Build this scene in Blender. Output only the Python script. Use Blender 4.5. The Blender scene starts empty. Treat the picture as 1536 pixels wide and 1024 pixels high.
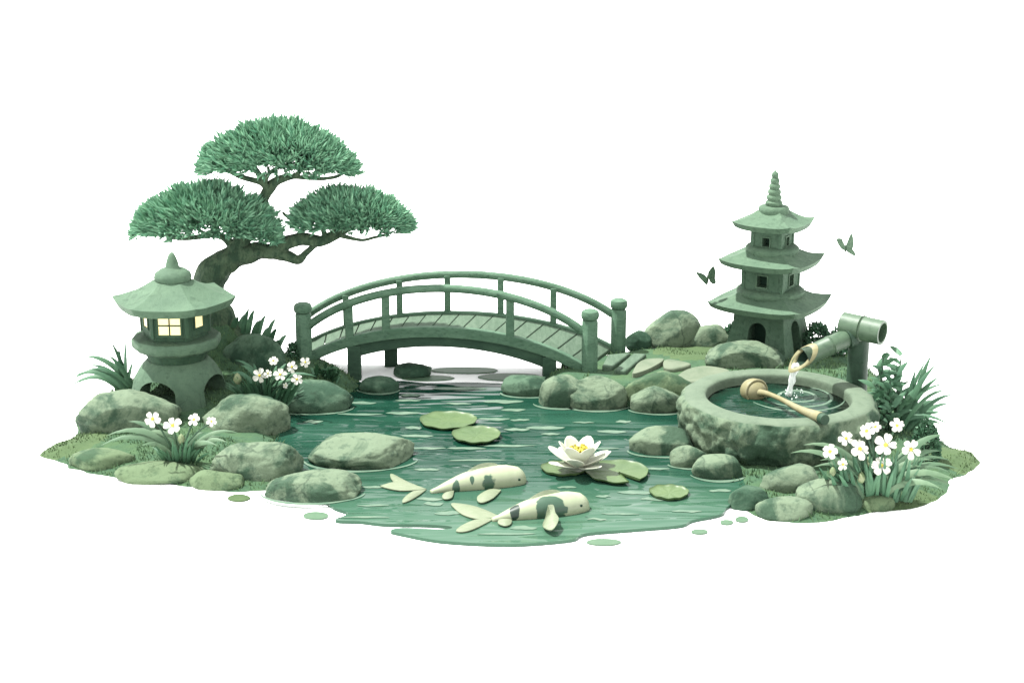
import bpy, bmesh, math, random
from mathutils import Vector, noise, Matrix
from mathutils.geometry import delaunay_2d_cdt
random.seed(7)
R = math.radians
sc = bpy.context.scene
COL = sc.collection
V = Vector

# ------------------------------------------------------------------ camera
PITCH = R(16); CAM = V((0, -12.17, 3.95)); FPX = 2560.0
FW = V((0, math.cos(PITCH), -math.sin(PITCH))); UP = V((0, math.sin(PITCH), math.cos(PITCH)))
def ray(px, py): return FW + V((1, 0, 0))*((px-768)/FPX) + UP*((512-py)/FPX)
def G(px, py, z=0.0):
    d = ray(px, py); t = (z-CAM.z)/d.z; return CAM + d*t
def at(px, py, Y):
    d = ray(px, py); t = (Y-CAM.y)/d.y; return CAM + d*t
def zat(py, Y): return at(768, py, Y).z
def proj(p):
    d = p-CAM; w = d.dot(FW); return (768+FPX*d.x/w, 512-FPX*d.dot(UP)/w)
def ppm(p): return FPX/((p-CAM).dot(FW))
cd = bpy.data.cameras.new('camera'); cd.lens = 60; cd.sensor_width = 36; cd.clip_end = 2000
co = bpy.data.objects.new('camera', cd); COL.objects.link(co)
co.location = CAM; co.rotation_euler = (math.pi/2-PITCH, 0, 0); sc.camera = co

# ------------------------------------------------------------------ light
SKY = .92; SUN = 5.0
w = bpy.data.worlds.new('World'); sc.world = w; w.use_nodes = True
bg = w.node_tree.nodes['Background']; bg.inputs[0].default_value = (1, 1, 1, 1); bg.inputs[1].default_value = SKY
sd = bpy.data.lights.new('sun', 'SUN'); sd.energy = SUN; sd.angle = R(1.5); sd.color = (1, .985, .95)
so = bpy.data.objects.new('sun', sd); COL.objects.link(so)
sdir = V((-.40, .15, .9)).normalized(); so.rotation_euler = sdir.to_track_quat('Z', 'Y').to_euler(); so.location = (0, 0, 8)
vs = sc.view_settings; vs.view_transform = 'Standard'; vs.look = 'None'; vs.exposure = 1.2; vs.gamma = 1

# ------------------------------------------------------------------ materials
def s2l(c): return tuple((x/255/12.92 if x/255 <= .04045 else ((x/255+.055)/1.055)**2.4) for x in c)
def alb(c, k=.42): return tuple(min(.9, x*k*.535) for x in s2l(c)) + (1,)
def mat(name, c1, c2=None, scale=6, rough=.8, bump=.0, bscale=30, edge=.06, mid=.5, c3=None, stretch=(1, 1, 1),
        spec=.3, island=0, kk=.42, c4=None, bdist=.02, crack=0):
    """procedural: two tones mixed by noise (edge = softness), third tone as fine mottle, noise bump"""
    m = bpy.data.materials.new(name); m.use_nodes = True; t = m.node_tree; n = t.nodes; l = t.links
    p = n['Principled BSDF']; p.inputs['Roughness'].default_value = rough; p.inputs['Specular IOR Level'].default_value = spec
    tc = n.new('ShaderNodeTexCoord'); mp = n.new('ShaderNodeMapping'); mp.inputs['Scale'].default_value = stretch
    oi = n.new('ShaderNodeObjectInfo'); l.new(tc.outputs['Object'], mp.inputs['Vector'])
    vm = n.new('ShaderNodeVectorMath'); vm.operation = 'ADD'
    mu = n.new('ShaderNodeMath'); mu.operation = 'MULTIPLY'; mu.inputs[1].default_value = 37; l.new(oi.outputs['Random'], mu.inputs[0])
    l.new(mp.outputs[0], vm.inputs[0]); l.new(mu.outputs[0], vm.inputs[1])
    col = None
    def mix(a, b, fac):
        x = n.new('ShaderNodeMix'); x.data_type = 'RGBA'
        l.new(fac, x.inputs[0])
        for s, v in ((6, a), (7, b)):
            if isinstance(v, tuple): x.inputs[s].default_value = v
            else: l.new(v, x.inputs[s])
        return x.outputs[2]
    col = alb(c1, kk)
    if c2:
        nz = n.new('ShaderNodeTexNoise'); nz.inputs['Scale'].default_value = scale; nz.inputs['Detail'].default_value = 7
        nz.inputs['Roughness'].default_value = .62; nz.inputs['Distortion'].default_value = .5; l.new(vm.outputs[0], nz.inputs['Vector'])
        mr = n.new('ShaderNodeMapRange'); mr.inputs[1].default_value = mid-edge; mr.inputs[2].default_value = mid+edge
        l.new(nz.outputs[0], mr.inputs[0]); col = mix(col, alb(c2, kk), mr.outputs[0])
    if c3:
        nz = n.new('ShaderNodeTexNoise'); nz.inputs['Scale'].default_value = scale*3.7; nz.inputs['Detail'].default_value = 8
        nz.inputs['Roughness'].default_value = .7; l.new(vm.outputs[0], nz.inputs['Vector'])
        mr = n.new('ShaderNodeMapRange'); mr.inputs[1].default_value = .52; mr.inputs[2].default_value = .66; mr.inputs[4].default_value = .8
        l.new(nz.outputs[0], mr.inputs[0]); col = mix(col, alb(c3, kk), mr.outputs[0])
    if island:
        g = n.new('ShaderNodeNewGeometry'); mr = n.new('ShaderNodeMapRange'); mr.inputs[3].default_value = 0; mr.inputs[4].default_value = island
        l.new(g.outputs['Random Per Island'], mr.inputs[0]); col = mix(col, alb(c4 or c2 or c1, kk), mr.outputs[0])
    ck = None
    if crack:
        dn = n.new('ShaderNodeTexNoise'); dn.inputs['Scale'].default_value = 4; dn.inputs['Detail'].default_value = 4; l.new(vm.outputs[0], dn.inputs['Vector'])
        dm_ = n.new('ShaderNodeVectorMath'); dm_.operation = 'MULTIPLY_ADD'; dm_.inputs[1].default_value = (.35, .35, .35); l.new(dn.outputs[1], dm_.inputs[0]); l.new(vm.outputs[0], dm_.inputs[2])
        vo = n.new('ShaderNodeTexVoronoi'); vo.feature = 'DISTANCE_TO_EDGE'; vo.inputs['Scale'].default_value = 3.2; l.new(dm_.outputs[0], vo.inputs['Vector'])
        mr = n.new('ShaderNodeMapRange'); mr.inputs[1].default_value = .0; mr.inputs[2].default_value = .035; mr.inputs[3].default_value = 1; mr.inputs[4].default_value = 0; l.new(vo.outputs['Distance'], mr.inputs[0])
        g2 = n.new('ShaderNodeTexNoise'); g2.inputs['Scale'].default_value = 2.6; l.new(vm.outputs[0], g2.inputs['Vector'])
        m3 = n.new('ShaderNodeMapRange'); m3.inputs[1].default_value = .52; m3.inputs[2].default_value = .6; m3.inputs[4].default_value = crack; l.new(g2.outputs[0], m3.inputs[0])
        m4 = n.new('ShaderNodeMath'); m4.operation = 'MULTIPLY'; l.new(mr.outputs[0], m4.inputs[0]); l.new(m3.outputs[0], m4.inputs[1]); ck = m4.outputs[0]
        col = mix(col, alb((64, 100, 76), kk), ck)
    if isinstance(col, tuple): p.inputs['Base Color'].default_value = col
    else: l.new(col, p.inputs['Base Color'])
    if bump:
        nz = n.new('ShaderNodeTexNoise'); nz.inputs['Scale'].default_value = bscale; nz.inputs['Detail'].default_value = 9
        nz.inputs['Roughness'].default_value = .65; l.new(vm.outputs[0], nz.inputs['Vector'])
        b = n.new('ShaderNodeBump'); b.inputs['Strength'].default_value = bump; b.inputs['Distance'].default_value = bdist
        l.new(nz.outputs[0], b.inputs['Height']); l.new(b.outputs[0], p.inputs['Normal'])
    return m

MAT = {}
MAT['rock'] = mat('pond stone', (178, 206, 168), (92, 134, 102), 3.4, .85, .7, 15, .05, .54, (100, 136, 108), crack=.6)
MAT['rock_warm'] = mat('mossy stone', (160, 192, 142), (92, 136, 96), 4, .88, .5, 16, .05, .52, (84, 120, 78))
MAT['rock_dark'] = mat('dark moss stone', (130, 172, 138), (76, 124, 94), 4, .9, .55, 16, .05, .48, (60, 100, 72))  # darker green variant of the stone
MAT['stone'] = mat('carved stone', (152, 194, 156), (130, 172, 138), 5, .8, .45, 26, .15, .5, (112, 152, 120), crack=.35)
MAT['stone_wall'] = mat('carved stone wall', (140, 182, 148), (118, 162, 128), 7, .85, .25, 40, .15, .5, (84, 126, 96))
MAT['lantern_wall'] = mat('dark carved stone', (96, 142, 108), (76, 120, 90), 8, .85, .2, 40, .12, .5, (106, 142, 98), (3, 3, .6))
MAT['hollow'] = mat('painted hollow shade and dark trim', (42, 84, 62), rough=.95)  # flat dark tone paints shade inside openings; also glazing bars and eyes
MAT['wood'] = mat('green painted wood', (142, 190, 154), (114, 164, 128), 5, .7, .25, 26, .15, .5, (84, 130, 102), (1, 3, 3), kk=.49)
MAT['wood_dark'] = mat('dark bridge timber', (98, 144, 112), (74, 118, 92), 5, .8, .25, 26, .15, .5, None, (1, 3, 3))  # darker timber tone for the parts below the deck
MAT['plank'] = mat('worn bridge plank', (150, 184, 152), (126, 162, 130), 7, .8, .25, 30, .12, .52, (112, 150, 120), (4, .8, 1))
MAT['bark'] = mat('pine bark', (122, 152, 116), (76, 112, 84), 16, .95, 1.0, 22, .08, .5, (70, 104, 78), (1, 1, .45), bdist=.04, kk=.55)
MAT['needles'] = mat('pine needles', (92, 148, 116), (72, 126, 98), 3, .75, 0, edge=.12, island=.8, c4=(152, 202, 164), kk=1.3)
MAT['blade'] = mat('arching leaf', (84, 134, 100), (104, 152, 114), 5, .6, 0, edge=.1, island=.5, c4=(70, 116, 88), kk=.82)
MAT['blade_light'] = mat('pale leaf', (132, 170, 130), (156, 190, 150), 5, .6, 0, edge=.1, island=.6, c4=(98, 144, 108), kk=.6)
MAT['grass_light'] = mat('light bank grass', (150, 182, 118), (126, 162, 104), 3, .85, 0, edge=.15, island=.6, c4=(110, 150, 96), kk=.5)
MAT['basin_rim'] = mat('worn basin rim', (168, 194, 162), (150, 178, 146), 4, .8, .3, 24, .12, .55, (140, 168, 138))
MAT['puddle_flat'] = mat('damp green patch', (146, 186, 150), (128, 172, 136), 6, .5, .05, 20, .2, .5, spec=.2, kk=.48)
MAT['stem'] = mat('flower stem', (96, 142, 104), (74, 120, 88), 8, .7)
MAT['grass'] = mat('bank grass', (112, 152, 104), (88, 132, 92), 3, .85, 0, edge=.15, island=.6, c4=(134, 168, 108), kk=.66)
MAT['soil'] = mat('mossy ground', (92, 136, 100), (106, 146, 98), 4, .95, .6, 22, .12, .5, (68, 110, 80), kk=.55)
MAT['moss'] = mat('light green moss', (136, 170, 112), (120, 156, 102), 6, .95, .4, 40, .15, .5)
MAT['pad'] = mat('lily pad', (146, 182, 112), (126, 166, 102), 5, .45, .12, 14, .15, .5, spec=.4)
MAT['koi_white'] = None
MAT['fin'] = mat('koi fin', (214, 228, 188), (186, 208, 162), 14, .5, .3, 30, .15, .5, None, (1, 6, 1), spec=.4, kk=.44)
MAT['petal'] = mat('white petal', (255, 255, 246), (244, 248, 228), 8, .6, 0, edge=.2, kk=.86)
MAT['lily_petal'] = mat('creamy lily petal', (250, 252, 236), (232, 240, 212), 10, .6, .1, 30, .2, .5, kk=.86)
MAT['pistil'] = mat('yellow flower heart', (246, 232, 96), (232, 210, 70), 60, .7, .3, 200, .1, .5, kk=.8)
MAT['bud'] = mat('pale bud', (206, 222, 170), (170, 198, 140), 20, .6, kk=.5)
MAT['bamboo'] = mat('green bamboo', (134, 172, 134), (112, 152, 116), 6, .5, .12, 20, .15, .5, (96, 138, 104), (1, 1, 1), spec=.4)
MAT['bamboo_dark'] = mat('dark bamboo', (84, 130, 98), (66, 110, 82), 8, .6, .12, 20, .15, .5)
MAT['bamboo_tan'] = mat('cut bamboo', (222, 216, 166), (198, 194, 138), 10, .5, .15, 30, .15, .5, None, (1, 1, 4), kk=.5)
MAT['ladle'] = mat('ladle wood', (222, 216, 170), (196, 190, 134), 5, .45, .1, 30, .15, .5, None, kk=.5)
MAT['painted_glint'] = mat('painted water glint', (170, 206, 176), (150, 192, 162), 10, .5, .1, 30, kk=.42)  # pale tone standing in for highlights on the water and ripple crests
MAT['wing'] = mat('butterfly wing', (140, 182, 142), (84, 134, 98), 60, .7, 0, edge=.12, kk=.42)
MAT['slab'] = mat('pale paving stone', (186, 204, 170), (160, 184, 148), 6, .8, .25, 30, .12, .55, None, kk=.42)

m = bpy.data.materials.new('white ground'); m.use_nodes = True
m.node_tree.nodes['Principled BSDF'].inputs['Base Color'].default_value = (.96, .96, .96, 1)
m.node_tree.nodes['Principled BSDF'].inputs['Roughness'].default_value = 1
m.node_tree.nodes['Principled BSDF'].inputs['Specular IOR Level'].default_value = 0
MAT['ground'] = m

def water_mat(name, c1, c2, bump=1.0, sc_=1.0, light=None):
    m = bpy.data.materials.new(name); m.use_nodes = True; t = m.node_tree; n = t.nodes; l = t.links
    p = n['Principled BSDF']; p.inputs['Roughness'].default_value = .07; p.inputs['IOR'].default_value = 1.33
    p.inputs['Specular IOR Level'].default_value = .2
    tc = n.new('ShaderNodeTexCoord')
    def nz(sx, sy, det, dis=.3, off=0):
        mp = n.new('ShaderNodeMapping'); mp.inputs['Scale'].default_value = (sx*sc_, sy*sc_, 1); mp.inputs['Location'].default_value = (off, off, 0)
        l.new(tc.outputs['Object'], mp.inputs[0])
        x = n.new('ShaderNodeTexNoise'); x.inputs['Scale'].default_value = 1; x.inputs['Detail'].default_value = det
        x.inputs['Distortion'].default_value = dis; l.new(mp.outputs[0], x.inputs['Vector']); return x.outputs[0]
    a = nz(.7, 2.0, 3, .4, 3.1)
    mr = n.new('ShaderNodeMapRange'); mr.inputs[1].default_value = .38; mr.inputs[2].default_value = .62; l.new(a, mr.inputs[0])
    x = n.new('ShaderNodeMix'); x.data_type = 'RGBA'; x.inputs[6].default_value = alb(c1, .5); x.inputs[7].default_value = alb(c2, .5)
    l.new(mr.outputs[0], x.inputs[0]); l.new(x.outputs[2], p.inputs['Base Color'])
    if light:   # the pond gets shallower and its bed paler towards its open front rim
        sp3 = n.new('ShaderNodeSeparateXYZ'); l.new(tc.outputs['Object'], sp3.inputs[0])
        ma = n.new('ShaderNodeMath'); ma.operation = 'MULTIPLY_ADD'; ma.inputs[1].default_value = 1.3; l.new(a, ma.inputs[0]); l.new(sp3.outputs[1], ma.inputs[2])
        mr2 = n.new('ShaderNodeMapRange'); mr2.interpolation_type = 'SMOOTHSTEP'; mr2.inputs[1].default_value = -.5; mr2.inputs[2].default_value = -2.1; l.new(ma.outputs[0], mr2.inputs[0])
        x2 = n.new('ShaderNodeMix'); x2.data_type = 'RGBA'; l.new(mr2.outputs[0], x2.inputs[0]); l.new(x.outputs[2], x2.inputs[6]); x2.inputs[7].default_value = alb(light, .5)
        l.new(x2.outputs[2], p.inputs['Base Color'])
    h1 = nz(.9, 4.6, 1, .9); h2 = nz(2.6, 12, 1, .6, 7)
    ad = n.new('ShaderNodeMath'); ad.operation = 'MULTIPLY_ADD'; ad.inputs[1].default_value = .15; l.new(h2, ad.inputs[0]); l.new(h1, ad.inputs[2])
    b = n.new('ShaderNodeBump'); b.inputs['Strength'].default_value = 1; b.inputs['Distance'].default_value = .05*bump
    l.new(ad.outputs[0], b.inputs['Height']); l.new(b.outputs[0], p.inputs['Normal'])
    return m
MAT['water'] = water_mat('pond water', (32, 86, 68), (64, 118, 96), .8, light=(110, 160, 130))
MAT['basin_water'] = water_mat('basin water', (34, 82, 64), (48, 100, 78), .5, 3)
MAT['puddle'] = water_mat('shallow water', (120, 170, 134), (134, 180, 142), .3)
def glass():
    m = bpy.data.materials.new('falling water'); m.use_nodes = True; p = m.node_tree.nodes['Principled BSDF']
    p.inputs['Base Color'].default_value = (.93, .98, .94, 1); p.inputs['Transmission Weight'].default_value = .35
    p.inputs['Roughness'].default_value = .12; p.inputs['IOR'].default_value = 1.33; return m
MAT['stream'] = glass()
def glow():
    m = bpy.data.materials.new('lit paper pane'); m.use_nodes = True; t = m.node_tree; n = t.nodes; p = n['Principled BSDF']
    p.inputs['Base Color'].default_value = (.5, .45, .25, 1)
    tc = n.new('ShaderNodeTexCoord'); z = n.new('ShaderNodeTexNoise'); z.inputs['Scale'].default_value = 22
    t.links.new(tc.outputs['Object'], z.inputs['Vector'])
    x = n.new('ShaderNodeMix'); x.data_type = 'RGBA'; x.inputs[6].default_value = (.8, .58, .18, 1); x.inputs[7].default_value = (1, .88, .46, 1)
    t.links.new(z.outputs[0], x.inputs[0]); t.links.new(x.outputs[2], p.inputs['Emission Color'])
    p.inputs['Emission Strength'].default_value = .43; return m
MAT['glow'] = glow()
def koi_mat(name, spots):
    """cream fish skin with grey-green patches given as ellipses (x, y, z, rx, ry, rz, tone) in the body's own space"""
    m = bpy.data.materials.new(name); m.use_nodes = True; t = m.node_tree; n = t.nodes; l = t.links; p = n['Principled BSDF']
    p.inputs['Roughness'].default_value = .35; p.inputs['Specular IOR Level'].default_value = .4
    tc = n.new('ShaderNodeTexCoord'); nz = n.new('ShaderNodeTexNoise'); nz.inputs['Scale'].default_value = 24; nz.inputs['Detail'].default_value = 3
    l.new(tc.outputs['Object'], nz.inputs['Vector'])
    x = n.new('ShaderNodeMix'); x.data_type = 'RGBA'; x.inputs[6].default_value = alb((224, 234, 198), .66); x.inputs[7].default_value = alb((200, 218, 174), .66)
    l.new(nz.outputs[0], x.inputs[0]); col = x.outputs[2]
    for (cx, cy, cz, rx, ry, rz, c) in spots:
        mp = n.new('ShaderNodeMapping'); mp.vector_type = 'POINT'
        mp.inputs['Location'].default_value = (-cx/rx, -cy/ry, -cz/rz); mp.inputs['Scale'].default_value = (1/rx, 1/ry, 1/rz)
        l.new(tc.outputs['Object'], mp.inputs[0])
        ln = n.new('ShaderNodeVectorMath'); ln.operation = 'LENGTH'; l.new(mp.outputs[0], ln.inputs[0])
        ad = n.new('ShaderNodeMath'); ad.operation = 'MULTIPLY_ADD'; ad.inputs[1].default_value = .5; l.new(nz.outputs[0], ad.inputs[0]); l.new(ln.outputs['Value'], ad.inputs[2])
        mr = n.new('ShaderNodeMapRange'); mr.inputs[1].default_value = 1.28; mr.inputs[2].default_value = 1.2; l.new(ad.outputs[0], mr.inputs[0])
        x = n.new('ShaderNodeMix'); x.data_type = 'RGBA'; l.new(mr.outputs[0], x.inputs[0]); l.new(col, x.inputs[6]); x.inputs[7].default_value = alb(c, .45); col = x.outputs[2]
    l.new(col, p.inputs['Base Color']); return m

# ------------------------------------------------------------------ object helpers
def link(o): COL.objects.link(o); return o
def tag(o, label=None, cat=None, group=None, kind=None):
    if label: o['label'] = label
    if cat: o['category'] = cat
    if group: o['group'] = group
    if kind: o['kind'] = kind
    return o
def thing(name, loc, label, cat, group=None):
    o = link(bpy.data.objects.new(name, None)); o.location = loc; o.empty_display_size = .1
    tag(o, label, cat, group); ROOT[o] = V(loc); return o
ROOT = {}
class M:
    def __init__(s): s.v = []; s.f = []
    def add(s, vs, fs):
        b = len(s.v); s.v += [V(x) for x in vs]; s.f += [tuple(b+i for i in f) for f in fs]; return s
    def build(s, name, material, parent=None, smooth=35, loc=None, bevel=0):
        root = ROOT.get(parent, V((0, 0, 0))) if parent else V(loc or (0, 0, 0))
        me = bpy.data.meshes.new(name); me.from_pydata([x-root for x in s.v], [], s.f); me.update()
        me.materials.append(MAT[material] if isinstance(material, str) else material)
        o = link(bpy.data.objects.new(name, me))
        if parent: o.parent = parent
        else: o.location = root
        ROOT[o] = root
        bm = bmesh.new(); bm.from_mesh(me); bmesh.ops.recalc_face_normals(bm, faces=bm.faces); bm.to_mesh(me); bm.free()
        if smooth:
            me.polygons.foreach_set('use_smooth', [True]*len(me.polygons))
            if smooth < 180: me.set_sharp_from_angle(angle=R(smooth))
        if bevel:
            b = o.modifiers.new('bevel', 'BEVEL'); b.width = bevel; b.segments = 2; b.limit_method = 'ANGLE'; b.angle_limit = R(40)
        return o
    def box(s, c, sx, sy, sz, rz=0):
        c = V(c); m_ = Matrix.Rotation(rz, 3, 'Z')
        vs = [c+m_@V((x*sx/2, y*sy/2, z*sz/2)) for z in (-1, 1) for y in (-1, 1) for x in (-1, 1)]
        return s.add(vs, [(0, 1, 3, 2), (4, 6, 7, 5), (0, 4, 5, 1), (2, 3, 7, 6), (0, 2, 6, 4), (1, 5, 7, 3)])
    def tube(s, pts, rad, n=12, cap=True, jit=0, sy=1.0):
        pts = [V(p) for p in pts]; k = len(pts); rings = []
        if not hasattr(rad, '__len__'): rad = [rad]*k
        ref = V((0, 0, 1))
        t0 = (pts[1]-pts[0]).normalized()
        if abs(t0.z) > .9: ref = V((0, 1, 0))
        a = t0.cross(ref).normalized()
        vs = []
        for i, p in enumerate(pts):
            t = (pts[min(i+1, k-1)]-pts[max(i-1, 0)]).normalized()
            a = (a-t*a.dot(t)).normalized(); b = t.cross(a)
            for j in range(n):
                q = 2*math.pi*j/n; r = rad[i]
                if jit: r *= 1+jit*(noise.noise(p*9+V((math.cos(q), math.sin(q), 0))*1.4))
                vs.append(p+a*math.cos(q)*r+b*math.sin(q)*r*sy)
        fs = [(i*n+j, i*n+(j+1) % n, (i+1)*n+(j+1) % n, (i+1)*n+j) for i in range(k-1) for j in range(n)]
        if cap: fs += [tuple(range(n-1, -1, -1)), tuple((k-1)*n+j for j in range(n))]
        return s.add(vs, fs)
    def lathe(s, c, prof, n=32, rot=0, wob=0, cap=True):
        c = V(c); vs = []
        for (r, z) in prof:
            for j in range(n):
                q = rot+2*math.pi*j/n; rr = r
                if wob: rr *= 1+wob*noise.noise(V((math.cos(q)*1.6, math.sin(q)*1.6, z*2.5+3)))
                vs.append(c+V((rr*math.cos(q), rr*math.sin(q), z)))
        k = len(prof); fs = [(i*n+j, i*n+(j+1) % n, (i+1)*n+(j+1) % n, (i+1)*n+j) for i in range(k-1) for j in range(n)]
        if cap: fs += [tuple(range(n-1, -1, -1)), tuple((k-1)*n+j for j in range(n))]
        return s.add(vs, fs)
    def prism(s, poly, z0, z1):
        """poly: list of (x,y); z1 may be a function"""
        n = len(poly); vs = [V((x, y, z0)) for x, y in poly]+[V((x, y, z1)) for x, y in poly]
        return s.add(vs, [tuple(range(n-1, -1, -1)), tuple(range(n, 2*n))]+[(i, (i+1) % n, n+(i+1) % n, n+i) for i in range(n)])
def cat(pts, per=6):
    pts = [tuple(p) for p in pts]; k = len(pts); out = []
    for i in range(k-1):
        a = pts[max(i-1, 0)]; b = pts[i]; c = pts[i+1]; d = pts[min(i+2, k-1)]
        for j in range(per):
            t = j/per
            out.append(tuple(.5*((2*q)+(-p+r)*t+(2*p-5*q+4*r-u)*t*t+(-p+3*q-3*r+u)*t**3) for p, q, r, u in zip(a, b, c, d)))
    out.append(pts[-1]); return out
def fbm(p, o=4): return noise.fractal(p, 1.0, 2.0, o)
def cut(o, cutters):
    for c in cutters:
        b = o.modifiers.new('cut', 'BOOLEAN'); b.operation = 'DIFFERENCE'; b.object = c; b.solver = 'EXACT'
    dg = bpy.context.evaluated_depsgraph_get(); dg.update()
    me = bpy.data.meshes.new_from_object(o.evaluated_get(dg)); o.modifiers.clear(); o.data = me
    for c in cutters: bpy.data.objects.remove(c)
    me.set_sharp_from_angle(angle=R(35))

# ------------------------------------------------------------------ ground, water, banks
g = M(); N = 24; S = 300
g.add([(-S, -S, -.022), (S, -S, -.022), (S, S, -.022), (-S, S, -.022)], [(0, 1, 2, 3)])
tag(g.build('ground', 'ground', smooth=0), kind='structure')

def outline(pts, closed=True, step=.03, jit=.0):
    w_ = [G(x, y) for x, y in pts]; w_.append(w_[0]); w_ = cat([(p.x, p.y) for p in w_], 8)[:-1]
    out = []
    for i, p in enumerate(w_):
        q = V((p[0], p[1], 0)); d = noise.noise_vector(q*9)*jit; out.append((p[0]+d.x, p[1]+d.y))
    return out
def sheet(name, pts, z, material, thick=.02, jit=0, edge=None):
    o = outline(pts, jit=jit); m_ = M(); m_.prism(o, z-thick, z); return m_.build(name, material, smooth=20)
POND = [(430, 625), (480, 590), (540, 573), (600, 571), (640, 574), (700, 573), (760, 575), (800, 572), (830, 580), (900, 590), (1030, 600), (1060, 650),
        (1130, 690), (1150, 735), (1095, 757), (1082, 770), (1040, 779), (1020, 787), (950, 793), (880, 799), (858, 808), (795, 814),
        (741, 815), (659, 810), (604, 800), (586, 795), (604, 791), (668, 793), (676, 789), (637, 786), (577, 785), (540, 781), (503, 779), (522, 769),
        (500, 760), (470, 740), (440, 735), (400, 700)]
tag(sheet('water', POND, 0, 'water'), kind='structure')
def ell(x0, x1, y0, y1, n=10, j=.08):
    cx, cy, a, b = (x0+x1)/2, (y0+y1)/2, (x1-x0)/2, (y1-y0)/2
    return [(cx+a*math.cos(q)*(1+random.uniform(-j, j)), cy-b*math.sin(q)*(1+random.uniform(-j, j))) for q in [2*math.pi*i/n for i in range(n)]]
PUD = [(454, 493, 764, 775), (880, 931, 804, 814), (1037, 1062, 790, 797), (1080, 1100, 776, 783), (1103, 1123, 771, 779),
       (648, 748, 548, 557), (600, 682, 560, 568), (718, 812, 557, 568)]
for i, e in enumerate(PUD): tag(sheet('puddle', ell(*e, j=.04), -.012, 'puddle_flat', .008), kind='structure')
tag(sheet('moss_patch', ell(342, 375, 738, 748), -.012, 'moss', .008), kind='structure')

def inpoly(x, y, P):
    c = False; j = len(P)-1
    for i in range(len(P)):
        if (P[i][1] > y) != (P[j][1] > y) and x < (P[j][0]-P[i][0])*(y-P[i][1])/(P[j][1]-P[i][1])+P[i][0]: c = not c
        j = i
    return c
def dseg(x, y, P):
    best = 9
    for i in range(len(P)):
        ax, ay = P[i]; bx, by = P[(i+1) % len(P)]; dx, dy = bx-ax, by-ay; L = dx*dx+dy*dy or 1e-9
        t = max(0, min(1, ((x-ax)*dx+(y-ay)*dy)/L)); d = (x-ax-t*dx)**2+(y-ay-t*dy)**2
        if d < best: best = d
    return math.sqrt(best)
LEFT = [(56, 678), (80, 662), (112, 648), (118, 625), (150, 596), (200, 575), (260, 560), (330, 548), (440, 544), (500, 551), (538, 566), (545, 580),
        (525, 592), (500, 612), (440, 622), (425, 650), (440, 680), (455, 705), (420, 728), (340, 732), (260, 722), (180, 712), (110, 700), (95, 690)]
RIGHT = [(800, 574), (850, 556), (900, 545), (960, 536), (1030, 532), (1120, 528), (1220, 530), (1290, 548), (1330, 575), (1362, 600), (1392, 640), (1420, 664),
         (1452, 672), (1468, 690), (1450, 706), (1425, 716), (1420, 735), (1397, 750), (1355, 758), (1310, 762), (1290, 768), (1220, 778), (1150, 775), (1110, 755),
         (1100, 735), (1090, 712), (1040, 690), (1030, 650), (1025, 618), (950, 612), (900, 606), (830, 600), (805, 590)]
LP = outline(LEFT, jit=.03); RP = outline(RIGHT, jit=.03)
PINE = G(335, 545, .1)
def gauss(x, y, cx, cy, sx, sy): return math.exp(-((x-cx)/sx)**2-((y-cy)/sy)**2)
def sstep(t): t = max(0, min(1, t)); return t*t*(3-2*t)
def bank_z(x, y, side=None, d=None):
    if side is None:
        side = 'L' if x < 0 else 'R'
    P = LP if side == 'L' else RP
    if d is None:
        if not inpoly(x, y, P): return 0
        d = dseg(x, y, P)
    n_ = .012*fbm(V((x, y, 1))*5)
    if side == 'L':
        hm = .04+.10*sstep((y+1.3)/1.6)
        z = hm*sstep(d/.22)
        e = sstep(d/.25)
        z += e*.32*gauss(x, y, PINE.x-.02, PINE.y-.05, .23, .28)+e*.07*gauss(x, y, PINE.x+.30, PINE.y-.1, .28, .3)
    else:
        hm = .045+.10*sstep((y+1.2)/1.3)
        z = hm*sstep(d/.2)
    return -.015+z+n_*sstep(d/.1)
TIPS = [(G(85, 668), .32), (G(1448, 690), .30), (G(1352, 752), .26), (G(1045, 527, .13), .30)]
def tip(x, y): return any((x-c.x)**2+((y-c.y)*1.2)**2 < (r_*(1+.35*noise.noise(V((x, y, 0))*5)))**2 for c, r_ in TIPS)
def bank(name, P, side, material):
    xs = [p[0] for p in P]; ys = [p[1] for p in P]; pts = [V((p[0], p[1])) for p in P]; n0 = len(pts); st = .04
    x = min(xs)
    while x < max(xs):
        y = min(ys)
        while y < max(ys):
            px, py = x+random.uniform(-.3, .3)*st, y+random.uniform(-.3, .3)*st
            if inpoly(px, py, P) and dseg(px, py, P) > .015: pts.append(V((px, py)))
            y += st
        x += st
    r = delaunay_2d_cdt(pts, [(i, (i+1) % n0) for i in range(n0)], [], 1, 1e-5)
    m_ = M(); vs = []
    for i, p in enumerate(r[0]):
        d = dseg(p.x, p.y, P); vs.append(V((p.x, p.y, bank_z(p.x, p.y, side, d) if d > 1e-4 else -.021)))
    m_.add(vs, r[2]); o = m_.build(name, material, smooth=180)
    o.data.materials.append(MAT['moss'])
    for f in o.data.polygons:
        c = f.center
        if tip(c.x, c.y): f.material_index = 1
    for f in o.data.polygons[:1]:
        if f.normal.z < 0: o.data.flip_normals()
    return o
tag(bank('grass_bank', LP, 'L', 'soil'), kind='structure')
tag(bank('grass_bank', RP, 'R', 'soil'), kind='structure')

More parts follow.
